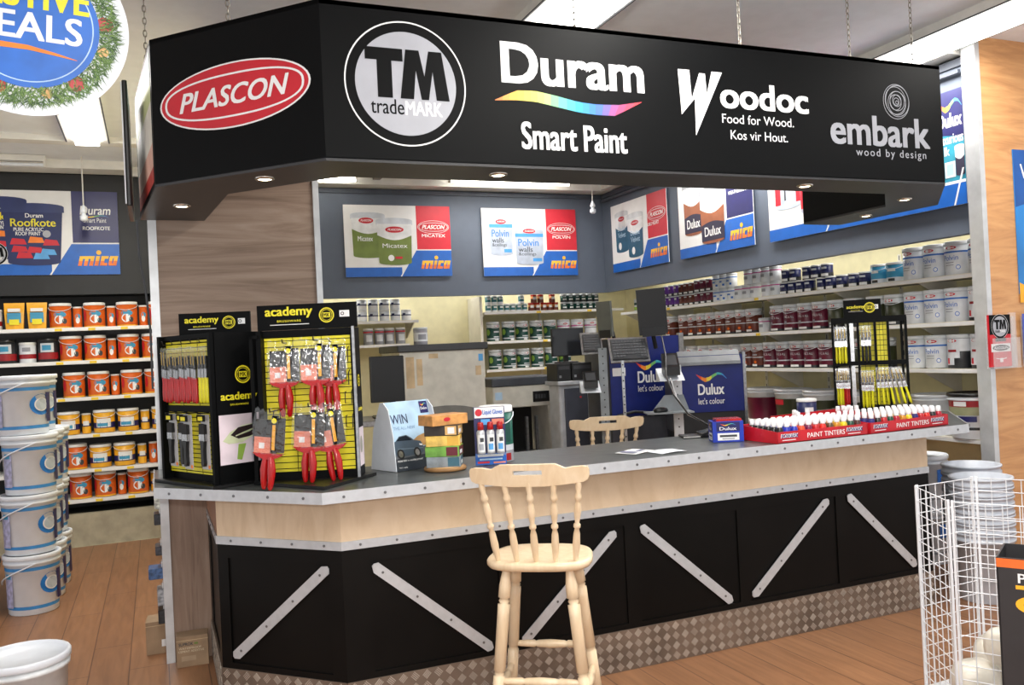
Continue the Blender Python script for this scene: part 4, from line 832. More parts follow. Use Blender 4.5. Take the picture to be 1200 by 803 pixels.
for x, y, d, rz, lb in ((.115, .655, .05, 0, 'upper brush pack with two red handles on the side near the partition stand'), (.262, .66, .068, 0, 'upper brush pack with two red handles in the middle of the corner stand'), (.325, .652, .022, .0, 'brush pack half hidden behind the upper middle pack'),
                        (.10, .352, .25, -.15, 'low brush pack whose red handles hang over the counter edge'), (.245, .362, .15, -.05, 'low middle brush pack with red handles just above the stand base'), (.305, .358, .11, .12, 'low brush pack with red handles fanned out at the yellow panel edge')):
    p = f2r.p(x, y, d); o = place('pack', brush_pack, p, a2+rz, lb, 'big red handled brush packs'); o.rotation_euler.y = {.30: -.05}.get(x, .0)+(.10 if x == .10 else -.12 if x == .305 else .05 if x == .245 else 0)
    MB().tube([f2r.p(x, y-.004, 0)-r2.location, f2r.p(x, y-.004, d+.02)-r2.location, f2r.p(x, y+.012, d+.026)-r2.location], .003, BLACK, 6).build('hook', r2)
for x, y in ((.05, .60), (.05, .50), (.08, .42), (.05, .34), (.375, .61), (.375, .50), (.385, .41), (.385, .30)):   # empty twin wire hooks
    MB().tube([f2r.p(x, y, .002)-r2.location, f2r.p(x, y-.0, .03)-r2.location, f2r.p(x, y-.05, .034)-r2.location, f2r.p(x+.03, y-.056, .034)-r2.location, f2r.p(x+.03, y, .03)-r2.location, f2r.p(x+.03, y+.012, .002)-r2.location], .0025, BLACK, 6).build('hook', r2)
# stand on the far wing
r3 = thing('brush_stand', 'black brush stand of yellow handled brushes on the far end of the counter', 'display stand', (4.73, 4.74, ZW), 0, 'brush stands on the counter')
a3 = math.radians(-42); f3 = Fr((4.545, 4.93, ZW), a3); L3 = .50; H3 = .67
MB().obox(f3, -.02, L3+.0, 0.004, .018, -.17, .06, BLACK).build('base', r3, True)
m = MB()
for x in (0, .105, .17, .285, .37, L3-.014): m.obox(f3, x, x+.016, .014, H3, -.02, .02, BLK)
for y in (.014, .335, H3-.03): m.obox(f3, 0, L3, y, y+.03, -.018, .018, BLK)
m.obox(f3, 0, L3, H3, H3+.012, -.16, .02, BLK).obox(f3, .02, .036, .014, H3, -.16, -.145, BLK).obox(f3, L3-.03, L3-.014, .014, H3, -.16, -.145, BLK)
m.build('frame', r3, True)
m = MB(); slats(m, f3, .30, .37, .05, H3-.03, 16, -.01); slats(m, f3, .19, .285, .05, H3-.03, 16, -.03); m.obox(f3, .125, .15, .03, H3-.02, -.02, -.01, STEEL); m.build('slat_panel', r3, True)
fh = Fr(f3.p(.09, H3+.012, .0), a3); header(r3, fh, .25, .125, -.03, .0)
def small(k0, hm, xs, y, dd, row, color, fan=0):
    for i, x in enumerate(xs):
        o = place(k0, brush(hm), f3.p(x, y, .032+dd+.02*(i % 2)), a3, '%s %s handled brush of the %s on the far brush stand' % (ORD[i], color, row), color+' brushes on the far stand')
        o.rotation_euler.y = -fan*i
small('yellow_brush', YELPL, (.03, .05, .07, .09), .62, .0, 'upper outer row', 'yellow')
small('yellow_brush', YELPL, (.028, .044, .060), .32, .0, 'lower outer row', 'yellow'); small('red_brush', REDPL, (.073, .086, .099), .32, .0, 'lower outer row', 'red')
small('dark_brush', BLACK, (.205, .228, .251), .62, .0, 'upper middle row', 'black'); small('yellow_brush', YELPL, (.195, .215, .235, .255), .30, .01, 'lower middle row', 'yellow')
small('yellow_brush', YELPL, (.295, .315, .335, .355, .38, .405, .43), .32, .04, 'fanned lower row', 'yellow', .045)

# ------------------------------------------------------------------ things standing on the counter
a = math.radians(20); w = thing('prize_sign', 'folded card sign reading WIN with a dark car', 'sign', (1.06, 4.12, ZW), a)
H, Wd, D = .335, .275, .22
fw = Fr((0, 0, 0), 0, 0); tl = math.atan2(D*.45, H); ff = Fr((0, 0, 0), 0, tl); Hs = math.hypot(H, D*.45)
side = [(0, 0), (.015, .17), (.05, .30), (D*.45-.01, H), (D*.45+.02, H), (D*.85, .2), (D, 0)]
def YZ(x): g = Fr((x, 0, 0), PI/2); return g
MB().prism(YZ(0), [(p[0], p[1]) for p in side], 0, .004, WPL).prism(YZ(Wd), [(p[0], p[1]) for p in side], -.004, 0, WPL).add([(0, D*.45, H), (Wd, D*.45, H), (Wd, D, 0), (0, D, 0)], [(0, 1, 2, 3)], WPL).build('card_stand', w)
m = MB().rect(ff, .004, Wd-.002, 0, Hs, SKYB, .001)
m.poly(ff, [(.004, 0), (Wd-.002, 0), (Wd-.002, .075), (.004, .06)], M('sign_charcoal', (44, 50, 58), .4), .002); m.poly(ff, [(.004, .06), (Wd-.002, .075), (Wd-.002, .115), (.004, .10)], M('road_grey', (96, 98, 104), .5), .002)
m.poly(ff, [(.09, .12), (Wd-.002, .11), (Wd-.002, .19), (.17, .165)], M('hill_tan', (196, 150, 90), .5, var=.15), .002)
m.text(ff, 'WIN', .028, .235, .10, .048, M('win_navy', (36, 44, 84), .5), .003, .005); m.text(ff, 'THE ALL-NEW', .034, .205, .13, .016, M('sky_text', (120, 150, 184), .5), .003)
m.text(ff, 'R500 000 in weekly prizes!', .02, .042, .15, .012, WHT, .003, .01); m.text(ff, 'T&Cs apply', .02, .012, .05, .008, WHT, .003)
m.rect(ff, Wd-.058, Wd-.008, Hs-.07, Hs-.008, NAVY, .003); m.text(ff, 'Dulux', Wd-.053, Hs-.052, .04, .014, WHT, .0036, .02); wave(m, ff, Wd-.053, Hs-.036, .04, .02, .0036)
CB = M('car_slate', (70, 84, 98), .3); CG = M('car_glass', (34, 40, 48), .2); TY = M('tyre_black', (26, 26, 28), .5)
m.poly(ff, [(.008, .085), (.006, .12), (.018, .145), (.03, .15), (.055, .172), (.10, .176), (.125, .16), (.14, .146), (.178, .138), (.188, .12), (.187, .085), (.17, .075), (.03, .07)], CB, .004)
m.poly(ff, [(.034, .15), (.057, .168), (.098, .172), (.118, .157), (.128, .147)], CG, .0045); m.poly(ff, [(.035, .112), (.185, .104), (.185, .1), (.035, .107)], M('car_side_line', (110, 126, 140), .3), .0045); m.poly(ff, [(.165, .125), (.186, .122), (.184, .114), (.168, .117)], PAPER, .0046)  # glass, paler side stripe and headlight of the printed car
for cx in (.045, .145): m.poly(ff, circ(.022, 20, .026, cx, .083), TY, .005); m.poly(ff, circ(.013, 16, .016, cx, .083), STEEL, .0055)
m.build('printed_front', w)
# wood sample blocks piled on a round slice
bc = (1.285, 4.045)
s = MB().lathe([(.10, 0), (.104, .004), (.104, .014), (.10, .018)], M('slice_bark', (150, 112, 70), .6), 28).lathe([(.096, .0182), (.05, .0186), (.004, .0186)], M('slice_face', (206, 164, 110), .5), 28).build('wood_slice', loc=(bc[0], bc[1], ZW))
tag(s, 'round wooden slice under the pile of sample blocks', 'wood slice')
z = ZW+.0188
cl = [('grey and teal', (128, 136, 142), (52, 92, 108)), ('green and maroon', (110, 160, 66), (96, 30, 42)), ('yellow', (222, 184, 90), (206, 160, 60)), ('black and tan', (54, 46, 40), (206, 166, 104)), ('orange wood', (200, 144, 82), (222, 176, 116))]
for k, (nm, c1, c2) in enumerate(cl):
    big = k == 4; hw = .105 if big else .083; hd = .062; an = (-.42, -.50, -.40, -.52, .30)[k]
    r = thing('sample_block', '%s wood sample block, %s of the pile' % (nm, ('lowest', 'second', 'middle', 'fourth', 'topmost')[k]), 'wood block', (bc[0], bc[1], z), an, 'piled wood sample blocks')
    WB = M('block_'+nm.replace(' ', '_'), c1, .45, var=.12, scale=20); W2 = M('block_end_'+nm.replace(' ', '_'), c2, .45, var=.1)
    MB().rbox(-hw, hw, -hd, hd, 0, .050, WB, .004).build('block', r)
    m = MB(); g = Fr((hw+.0006, 0, 0), PI/2); m.rect(g, -hd*.9, hd*.9, .004, .046, W2, 0); m.rect(g, -hd*.7, hd*.3, .012, .03, PAPER, .0006)
    g = Fr((0, -hd-.0006, 0)); m.rect(g, hw*.25, hw*.92, .004, .046, W2, 0) if not big else m.poly(g, circ(.02, 20, .010, -.02, .028), RED, 0)
    if k == 3: m.rect(g, hw*.4, hw*.8, .01, .04, PAPER, .0006)
    m.build('paper_label', r); z += .0505
# backing card with three spray cans, green tub behind
a = math.radians(-16); t = thing('spray_pack', 'blue backing card reading Liquid Gloves holding three small spray cans', 'display card', (1.455, 4.075, ZW), a)
f = Fr((0, 0, 0)); m = MB().obox(f, 0, .155, 0, .29, -.004, 0, NAVY).rect(f, .004, .151, .235, .288, PAPER, .001).rect(f, 0, .155, 0, .058, BLU, .0012)
m.text(f, 'Liquid Gloves', .045, .245, .10, .03, BLU, .002, .02); m.poly(f, circ(.018, 20, None, .025, .262), RED, .002); m.rect(f, .09, .15, .20, .228, SALM, .002); m.rect(f, .035, .08, .2, .228, LBLUE, .002)
m.rect(f, .012, .14, .04, .052, PAPER, .002); m.rect(f, .02, .135, .024, .032, SKYB, .002); m.rect(f, .01, .07, .008, .018, RED, .002); m.rect(f, .09, .15, .006, .014, SALM, .002); m.build('backing_card', t)
for k, x in enumerate((.03, .078, .126)):
    s = tag(MB().lathe([(.019, 0), (.021, .004), (.021, .105), (.017, .115), (.012, .118)], M('can_silver', (200, 202, 205), .3, metal=.4), 16).cpatch(.0216, -.9, .9, .01, .095, PAPER).cpatch(.022, -.6, .5, .02, .05, LBLUE if k else GREY).cpatch(.022, -.3, .6, .06, .08, DGREY).build('spray_can', loc=tuple(Fr((1.455, 4.075, ZW+.06), a).p(x, 0, .025)), rz=a), '%s on the backing card' % ('red capped spray can nearest the wood blocks', 'middle red capped spray can', 'red capped spray can nearest the green tub')[k], 'spray can', 'spray cans on the card')
    MB().lathe([(.014, .118), (.016, .12), (.015, .15), (.012, .156), (.003, .157)], REDPL, 16).build('cap', s)
    MB().lathe([(.023, -.004), (.024, -.001), (.023, .001)], CLEAR, 12).build('tray', s) if 0 else None
m = MB().obox(f, .004, .151, .052, .059, 0, .05, CLEAR); m.build('blister_ledge', t)
tag(place('tub_green', tin(.085, .285, M('tub_deep_green', (24, 92, 78), .4), T_['lidw'], [(.0, .2, T_['greyt']), (.2, .3, T_['foil'])], [(.2, .9, .02, .15, T_['dred']), (.3, .9, .35, .75, T_['dgreen'])], handle=True, lidh=.12), (1.615, 4.185, ZW), -.3, 'green tub with white lid behind the spray can card'), cat='tub')
def CP(x, y, z): return (x-3.07, y-4.37, z-1.12)
# papers, tablet, paint tester box
for (x, y, rz, w_, h_, lb, mt) in ((2.31, 3.98, .5, .19, .13, 'printed leaflet lying on the counter in front of the second stool', PAPER), (2.44, 3.87, .15, .17, .12, 'blank white sheet curling beside the printed leaflet', WPL)):
    m = MB(); n = 6
    V = [(-w_/2+w_*i/n, -h_/2+h_*j, .001+.004*math.sin(PI*i/n)*(1 if mt is WPL else .3)+.002*j) for j in (0, 1) for i in range(n+1)]
    m.add(V, [(i, i+1, n+2+i, n+1+i) for i in range(n)], mt)
    if mt is PAPER: m.add([(-.08, -.04, .006), (-.03, -.04, .006), (-.03, .05, .008), (-.08, .05, .008), (.0, -.03, .006), (.06, -.03, .006), (.06, .0, .007), (0, 0, .007)], [(0, 1, 2, 3), (4, 5, 6, 7)], M('leaflet_grey', (120, 124, 150), .5))
    tag(m.build('leaflet', loc=(x, y, ZW), rz=rz), lb, 'paper', 'loose papers on the counter')
t = thing('tablet_stand', 'small black tablet lying tilted on the counter by the tester box', 'tablet', (2.99, 4.33, ZW), -.35)
MB().rbox(-.14, .02, -.07, .07, 0, .012, BLACK, .008).build('base', t); MB().prism(Fr((0, -.075, 0)), [(-.03, .012), (.13, .05), (.135, .06), (-.03, .022)], -.15, 0, BLACK).prism(Fr((0, -.072, 0)), [(-.02, .0235), (.125, .0580), (.125, .0585), (-.02, .0245)], -.144, 0, M('screen_dark', (34, 36, 40), .12)).build('screen', t)
MB().rect(Fr((-.14, -.0702, 0)), .0, .10, .003, .010, M('paper_grey', (180, 180, 176), .5), .001).build('front_strip', t)
tag(MB().tube([CP(*q) for q in ((3.07, 4.37, 1.125), (3.00, 4.50, 1.20), (3.04, 4.71, 1.305), (3.16, 4.98, 1.42), (3.28, 5.16, 1.55), (3.43, 5.44, 1.69))], .006, BLACK, 6).tube([CP(*q) for q in ((3.08, 4.38, 1.125), (3.02, 4.53, 1.19), (3.07, 4.73, 1.29), (3.20, 4.99, 1.40))], .005, M('cable_grey', (170, 170, 172), .5), 6).build('cable', loc=(3.07, 4.37, 1.12)), 'black and grey cables drooping from the monitor to the tablet', 'cable')
t = thing('tester_box', 'small blue box with red inserts beside the tinter trays', 'box', (2.94, 4.045, ZW), -.42)
m = MB().box(-.085, .085, -.06, -.054, 0, .115, PBX := M('tester_blue', (28, 56, 170), .4)).box(-.085, .085, .054, .06, 0, .115, PBX).box(-.085, -.079, -.054, .054, 0, .115, PBX).box(.079, .085, -.054, .054, 0, .115, PBX).box(-.079, .079, -.054, .054, 0, .01, PBX)
for f, q in ((Fr((-.085, -.0605, 0)), .17), (Fr((-.0855, .06, 0), -PI/2), .12)):
    m.rect(f, q*.15, q*.85, .01, .05, PAPER, .0005); m.rect(f, q*.12, q*.88, .06, .11, NAVY, .0005); m.text(f, 'Dulux', q*.22, .066, q*.55, .018, WHT, .001, .02); wave(m, f, q*.25, .085, q*.5, .02, .001); m.rect(f, q*.22, q*.78, .028, .040, DGREY, .001); m.rect(f, q*.3, q*.7, .016, .022, M('print_grey', (150, 154, 160), .5), .001)
m.build('carton', t); MB().box(-.06, .078, -.05, .05, .01, .128, REDPL).build('insert', t)
tag(MB().rbox(-.05, .05, -.07, .07, 0, .006, DGREY, .005).build('counter_pad', loc=(2.92, 3.80, ZW), rz=.6), 'dark mat on the counter edge in front of the tester box', 'mat') if 0 else None

# ------------------------------------------------------------------ paint tinter trays
TRED = M('tray_red', (188, 22, 36), .4)
def tray(name, o, ang, w_, d_, lb, front=True):
    t = thing('tinter_tray', lb, 'tray', o, ang, 'red tinter trays')
    f = Fr((0, 0, 0)); m = MB().box(0, w_, 0, d_, 0, .004, TRED).box(0, w_, 0, .004, 0, .062, TRED).box(0, w_, d_-.004, d_, 0, .085, TRED)
    for x in (0, w_): g = Fr((x, 0, 0), PI/2); m.prism(g, [(0, 0), (d_, 0), (d_, .085), (0, .062)], -.002, .002, TRED)
    if front:
        m.text(f, 'PAINT TINTERS', w_*.32, .018, w_*.42, .026, WHT, .0012, .015)
        for x in (.02, w_-.15): m.text(f, 'POWAFIX', x+.004, .026, .115, .022, M('tinter_navy', (40, 36, 110), .5), .0014, .04, .2); m.text(f, 'POWAFIX', x, .028, .115, .022, WHT, .0010, .06, .2); m.rect(f, x+.01, x+.10, .014, .018, PAPER, .001)
    m.build('carton', t)
    return t
T1 = ((3.035, 3.725, ZW), 0.0, .62); T2 = ((3.685, 3.728, ZW), math.radians(4.5), .65)
tray('a', T1[0], T1[1], T1[2], .31, 'red tray of paint tinters nearer the blue tester box'); tray('b', T2[0], T2[1], T2[2], .31, 'red tray of paint tinters at the counter end'); tray('c', (3.50, 4.10, ZW), .12, .62, .22, 'red tray standing behind, mostly empty', False)
BC = {n: M('tinter_'+n, c, .3, coat=.3) for n, c in dict(black=(24, 22, 24), blue=(34, 50, 170), orange=(226, 76, 34), plum=(112, 20, 70), red=(186, 26, 32), scarlet=(214, 44, 32), umber=(84, 60, 36), ochre=(196, 132, 30), yellow=(226, 200, 34), green=(20, 70, 50), brown=(70, 34, 26), navy=(28, 30, 70), crimson=(176, 22, 48)).items()}
CAPM = M('cap_white', (238, 238, 240), .35, var=.01)
def bottle(cn):
    def mk():
        b = MB().lathe([(.0175, 0), (.019, .003), (.019, .062), (.016, .072), (.010, .079), (.010, .084)], BC[cn], 12).build('tinter_bottle'); tag(b, '', 'bottle')
        MB().lathe([(.0135, .078), (.0142, .080), (.0132, .106), (.011, .109), (.002, .110)], CAPM, 12).build('cap', b)
        return b
    return mk
def fill(T, cols, rows, y0, where, dep=.046):
    f = Fr(T[0], T[1]); n = len(cols); p = (T[2]-.03)/n
    for r in range(rows):
        for c, cn in enumerate(cols):
            q = f.p(.015+p*(c+.5), .005, 0)+Vc((-math.sin(T[1]), math.cos(T[1]), 0))*(y0+dep*r)
            place('bottle_'+cn, bottle(cn), q, T[1], '%s tinter bottle of row %s, column %s, %s' % (cn, ('one', 'two', 'three', 'four', 'five', 'six')[r], 'one two three four five six seven eight nine ten eleven twelve'.split()[c], where), 'paint tinter bottles')
fill(T1, 'black blue blue orange plum red scarlet umber ochre yellow green brown'.split(), 6, .030, 'tester box tray')
fill(T2, 'navy black red green crimson ochre yellow navy red scarlet black crimson'.split(), 6, .030, 'counter end tray')
f = Fr((3.50, 4.10, ZW), .12)
for k, (x, y, cn) in enumerate(((.04, .04, 'green'), (.09, .10, 'yellow'), (.14, .16, 'brown'), (.19, .10, 'black'), (.47, .05, 'red'), (.52, .05, 'red'), (.57, .05, 'red'), (.47, .11, 'crimson'), (.52, .11, 'crimson'), (.57, .11, 'crimson'))):
    place('bottle_'+cn, bottle(cn), f.p(x, .005, 0)+Vc((-math.sin(.12), math.cos(.12), 0))*y, 0, '%s tinter bottle, %s counting along the mostly empty tray' % (cn, ORD[k]), 'paint tinter bottles')
tag(place('navy_tub', tin(.062, .155, T_['navy'], T_['lidw'], [(.05, .2, PAPER)], [(-.5, .4, .45, .65, PAPER)], handle=False), (3.93, 4.52, ZW), -.4, 'navy tin behind the tinter trays at the brush stand foot'), cat='tin')
# ------------------------------------------------------------------ machines behind the counter
def pbox(nm, parent, x0, x1, y0, y1, z0, z1, m, r=.012): return MB().rbox(x0, x1, y0, y1, z0, z1, m, r).build(nm, parent)
# shaker cabinet
t = thing('paint_shaker', 'large beige paint shaker cabinet with dark top and arched dark opening', 'machine', (1.86, 6.95, 0), 0)
pbox('top', t, -.02, .78, -.02, .64, 1.66, 1.72, DGREY, .02)
m = MB(); f = Fr((0, 0, 0))
arch = [(.03, .60), (.03, 1.10)]+[(.37+.34*math.cos(q), 1.10+.10*math.sin(q)) for q in (PI-PI*i/12 for i in range(13))]+[(.71, .60)]
m.poly(f, [(0, .1), (.03, .1), (.03, 1.10)]+arch[2:-1]+[(.71, .1), (.74, .1), (.74, 1.66), (0, 1.66)], BEIGE, 0); m.obox(f, .03, .71, .1, .6, -.02, 0, BEIGE)
m.box(0, .012, .002, .62, .02, 1.66, BEIGE).box(.728, .74, .002, .62, .02, 1.66, BEIGE).box(0, .74, .60, .62, .02, 1.66, BEIGE)
for x, y, w_, h_ in ((.05, 1.36, .07, .26), (.14, 1.38, .05, .22), (.66, 1.44, .05, .08), (.25, 1.60, .08, .04)): m.obox(f, x, x+w_, y, y+h_, 0, .002, TAPE)
m.rect(f, .69, .73, 1.56, 1.62, LBLUE, .002)
m.build('cabinet', t); MB().box(.012, .728, .05, .6, .02, 1.3, BLACK).build('inside', t)
ho = [(.37+.34*math.cos(q), 1.10+.10*math.sin(q)) for q in (PI-PI*i/12 for i in range(13))]; MB().prism(f, ho+[(.71, 1.06), (.03, 1.06)], -.03, .004, M('hood_grey', (120, 120, 116), .5)).build('hood', t)
MB().tube([(-.012, .2, 1.5), (-.03, .2, 1.5), (-.03, .2, 1.38), (-.012, .2, 1.38)], .008, BLACK, 6).build('handle', t)
tag(place('print_tin', tin(.06, .15, T_['greyt'], T_['foil'], [(.2, .7, T_['pale'])], [(-.6, .6, .3, .6, T_['greyt'])], handle=False), (2.12, 7.2, 1.72), 0, 'grey printed tin standing alone on the beige shaker cabinet'), cat='paint tin')
# black monitor and dark printer left of the shaker
t = thing('desk_monitor', 'black monitor edge showing between the corner brush stand and the shaker', 'monitor', (1.62, 6.3, 1.18)); pbox('base', t, -.14, .16, -.1, .12, 0, .02, BLACK, .02); MB().box(-.02, .02, 0, .03, .02, .2, BLACK).build('neck', t); pbox('screen', t, -.17, .09, -.03, 0, .12, .46, BLACK, .01)
t = thing('side_desk', 'pale desk top edge beside the corner brush stand', 'desk', (1.53, 6.35, 0)); pbox('desk_top', t, -.25, .28, -.25, .3, 1.14, 1.18, STEEL, .01); pbox('leg', t, .2, .26, -.22, .25, 0, 1.14, STEEL, .01); pbox('leg', t, -.24, -.18, -.22, .25, 0, 1.14, STEEL, .01)
# mixing machine with open bay
t = thing('mixing_machine', 'beige paint mixer with sloping legs, open bay and red stop knob', 'machine', (2.86, 7.45, 0))
f = Fr((0, 0, 0))
pbox('top', t, -.01, .70, -.01, .55, 1.30, 1.38, M('mixer_top', (66, 70, 78), .5), .02); pbox('head', t, 0, .68, 0, .54, 1.10, 1.30, BEIGE, .015)
MB().prism(f, [(.55, 1.10), (.68, 1.10), (.78, .02), (.60, .02)], -.5, 0, BEIGE).prism(f, [(0, 1.10), (.08, 1.10), (.06, .02), (-.06, .02)], -.5, 0, BEIGE).build('legs', t)
m = MB().obox(f, .40, .64, 1.14, 1.24, 0, .006, BLACK); 
for k in range(4): m.obox(f, .42+.03*k, .44+.03*k, 1.17, 1.21, .006, .01, DGREY)
m.build('control_panel', t); MB().prism(f.at(.60, 1.19, .006), circ(.03, 16), 0, .03, REDPL).build('stop_knob', t)
m = MB().box(.08, .55, .4, .42,  .05, 1.10, BLACK).box(.06, .57, .05, .4, .62, .65, STEEL).box(.06, .57, .05, .4, .3, .33, STEEL)
for x in (.14, .36, .46): m.box(x, x+.025, .1, .13, .05, 1.0, STEEL)
m.build('clamp_bay', t); MB().obox(f, .60, .66, .74, .84, 0, .002, M('notice_yellow', (226, 190, 60), .5)).obox(f, .02, .09, 1.18, 1.25, .0, .002, SKYB).build('sticker', t)
# cabinet with two computers
t = thing('machine_cabinet', 'silver and charcoal cabinet carrying two black computer boxes', 'cabinet', (3.225, 6.80, 0))
pbox('body', t, 0, .29, .006, .22, 0, 1.31, M('cabinet_silver', (186, 190, 196), .4, metal=.3), .02); pbox('door', t, .05, .27, -.012, .006, .04, 1.28, M('cabinet_charcoal', (62, 66, 78), .45), .006); pbox('cabinet_top', t, -.02, .33, -.03, .25, 1.31, 1.345, M('cabinet_silver', (186, 190, 196)), .01)
MB().prism(Fr((.2, -.012, 1.2)), circ(.01, 12), 0, .004, RED).build('lamp', t)
for k, (x, w_, lb) in enumerate(((3.215, .135, 'black computer box on the silver cabinet, next to the mixer'), (3.36, .195, 'wider black computer box on the silver cabinet'))):
    r = thing('computer_box', lb, 'computer', (x, 6.80, 1.345), 0, 'computer boxes on the cabinet'); pbox('case', r, 0, w_, 0, .22, 0, .155, M('computer_black', (34, 35, 36), .4), .008); MB().obox(Fr((0, 0, 0)), .015, w_-.015, .1, .13, 0, .003, DGREY).obox(Fr((0, 0, 0)), .02, .04, .03, .05, 0, .003, STEEL).build('front_panel', r)
t = thing('desk_monitor', 'black monitor facing the counter on top of the two computer boxes', 'monitor', (3.40, 6.98, 1.50)); pbox('base', t, -.1, .1, -.06, .08, 0, .012, BLACK, .02); MB().box(-.02, .02, .0, .03, .012, .1, BLACK).build('neck', t); pbox('screen', t, -.15, .17, -.025, 0, .06, .31, BLACK, .008); MB().obox(Fr((0, -.025, 0)), -.14, .16, .07, .30, 0, .002, M('screen_dark', (34, 36, 40))).build('display', t)
KEYC = M('key_grey', (80, 82, 86), .5)
def keyboard(nm, lb, o, ang, w_, d_, tilt, group='slanted keyboards'):
    t = thing(nm, lb, 'keyboard', o, ang, group); f = Fr((0, 0, 0), 0, PI/2-tilt)
    MB().obox(f, 0, w_, 0, d_, -.02, 0, DGREY).build('body', t)
    m = MB(); nx, ny = int(w_/.024), 6
    for i in range(nx):
        for j in range(ny):
            if j == 0 and 3 < i < 9: continue
            m.obox(f, .01+i*(w_-.02)/nx, .007+(i+1)*(w_-.02)/nx, .01+j*(d_-.02)/ny, .006+(j+1)*(d_-.02)/ny, 0, .006, KEYC)
    m.build('keys', t); MB().obox(f, -.015, w_+.015, -.02, d_+.03, -.032, -.02, STEEL).build('holder', t)
    return t
keyboard('keyboard', 'small keyboard slanted above the silver cabinet', (3.30, 6.44, 1.60), -.35, .15, .16, 1.05)
keyboard('keyboard', 'large keyboard slanted on a grey holder before the blue tint machine', (3.19, 5.75, 1.535), -.36, .27, .18, .95)
# stands of perforated rail with trays
RAIL = M('rail_grey', (140, 146, 150), .4, metal=.4)
def rail(lb, o, top, group='perforated rail stands', mt=None, w_=.035):
    t = thing('rail_stand', lb, 'stand', o, -.39, group); mt = mt or RAIL
    m = MB().box(-w_, w_, -.012, .012, .02, top, mt)
    for k in range(int(top/.06)): m.prism(Fr((0, -.012, .05+k*.06)), circ(.006, 8), 0, .0008, BLACK)
    m.build('post', t); MB().rbox(-.16, .16, -.14, .14, 0, .02, mt, .02).build('base', t)
    return t
def wedge_tray(t, z, w_=.16, mt=None, x=0):
    MB().prism(Fr((x, 0, z), PI/2), [(-.16, 0), (.02, 0), (.02, .09), (-.14, .012)], -w_/2, w_/2, mt or WPL).build('wedge_tray', t)
s1 = rail('grey rail stand holding the thin monitor beside the silver cabinet', (3.43, 6.36, 0), 1.62); wedge_tray(s1, 1.26, .16, WPL, -.12); MB().box(-.2, .02, -.2, 0, .98, .99, STEEL).build('shelf_plate', s1)
s2 = rail('white rail stand with label printer trays in front of the blue machines', (3.58, 5.50, 0), 1.47, mt=M('rail_white', (214, 216, 220), .4)); wedge_tray(s2, 1.36, .18, WPL, -.06)
MB().prism(Fr((-.08, -.02, 1.13)), [(-.12, 0), (.16, 0), (.12, .12), (-.02, .12)], -.004, .004, RAIL).box(-.26, .08, -.2, -.0, 1.125, 1.135, RAIL).build('shelf_plate', s2)
s3 = rail('thin steel post in front of the blue tint machine', (3.24, 5.70, 0), 1.52, mt=STEEL, w_=.010)
def printer(lb, o, rz, s=1):
    r = thing('label_printer', lb, 'label printer', o, rz, 'label printers on rail trays'); MB().prism(Fr((0, 0, 0), PI/2), [(-.075, 0), (.06, 0), (.06, .13*s), (.02, .135*s), (-.075, .05*s)], -.055, .055, BLACK).build('case', r)
    MB().prism(Fr((0, 0, 0), PI/2), [(-.06, .062*s), (.0, .118*s), (.0, .122*s), (-.06, .066*s)], -.04, .04, DGREY).build('keypad', r)
    return r
pr = lambda s, dx, dy, z: tuple(Vc((s.location.x, s.location.y, z))+Vc((math.cos(-.39)*dx-math.sin(-.39)*dy, math.sin(-.39)*dx+math.cos(-.39)*dy, 0)))
printer('black label printer on the white tray beside the silver cabinet', pr(s1, -.12, -.10, 1.30), -.39); printer('black label printer with keys on the white rail stand', pr(s2, -.06, -.10, 1.40), -.39, 1.2)
for o, lb, q in ((pr(s1, -.1, -.12, .992), 'black mouse on the low plate of the grey rail stand', 0), (pr(s2, -.15, -.12, 1.137), 'black mouse on the low plate of the white rail stand', 0)):
    tag(MB().lathe([(.045, 0), (.05, .008), (.042, .026), (.02, .036), (.002, .038)], BLACK, 16, sx=1.2, sy=.8).build('computer_mouse', loc=o), lb, 'mouse', 'computer mice')
def arm_monitor(lb, o, rz, w_, h_, tilt, col):
    t = thing('desk_monitor', lb, 'monitor', o, rz); f = Fr((0, 0, 0), 0, tilt)
    MB().obox(f, 0, w_, 0, h_, -.022, 0, col).build('screen', t); MB().obox(f, w_*.12, w_*.88, h_*.08, h_*.92, -.034, -.022, BLACK).build('rear_housing', t)
    MB().obox(f, .02, w_-.02, -.012, .055, -.002, .006, M('bezel_black', (28, 29, 30), .3)).build('lower_bezel', t); MB().tube([f.p(w_/2, h_*.3, -.034), f.p(w_/2, h_*.1, -.09), f.p(w_/2+.02, -.12, -.1)], .016, BLACK, 8).build('arm', t)
    return t
arm_monitor('thin black monitor seen from the side above the keyboards', (3.39, 6.34, 1.71), -1.28, .16, .29, -.05, M('monitor_grey', (96, 100, 96), .4))
arm_monitor('tall black monitor tilted above the blue tint machine', (3.385, 5.67, 1.70), -.40, .215, .345, -.12, BLACK).rotation_euler.y = -.06
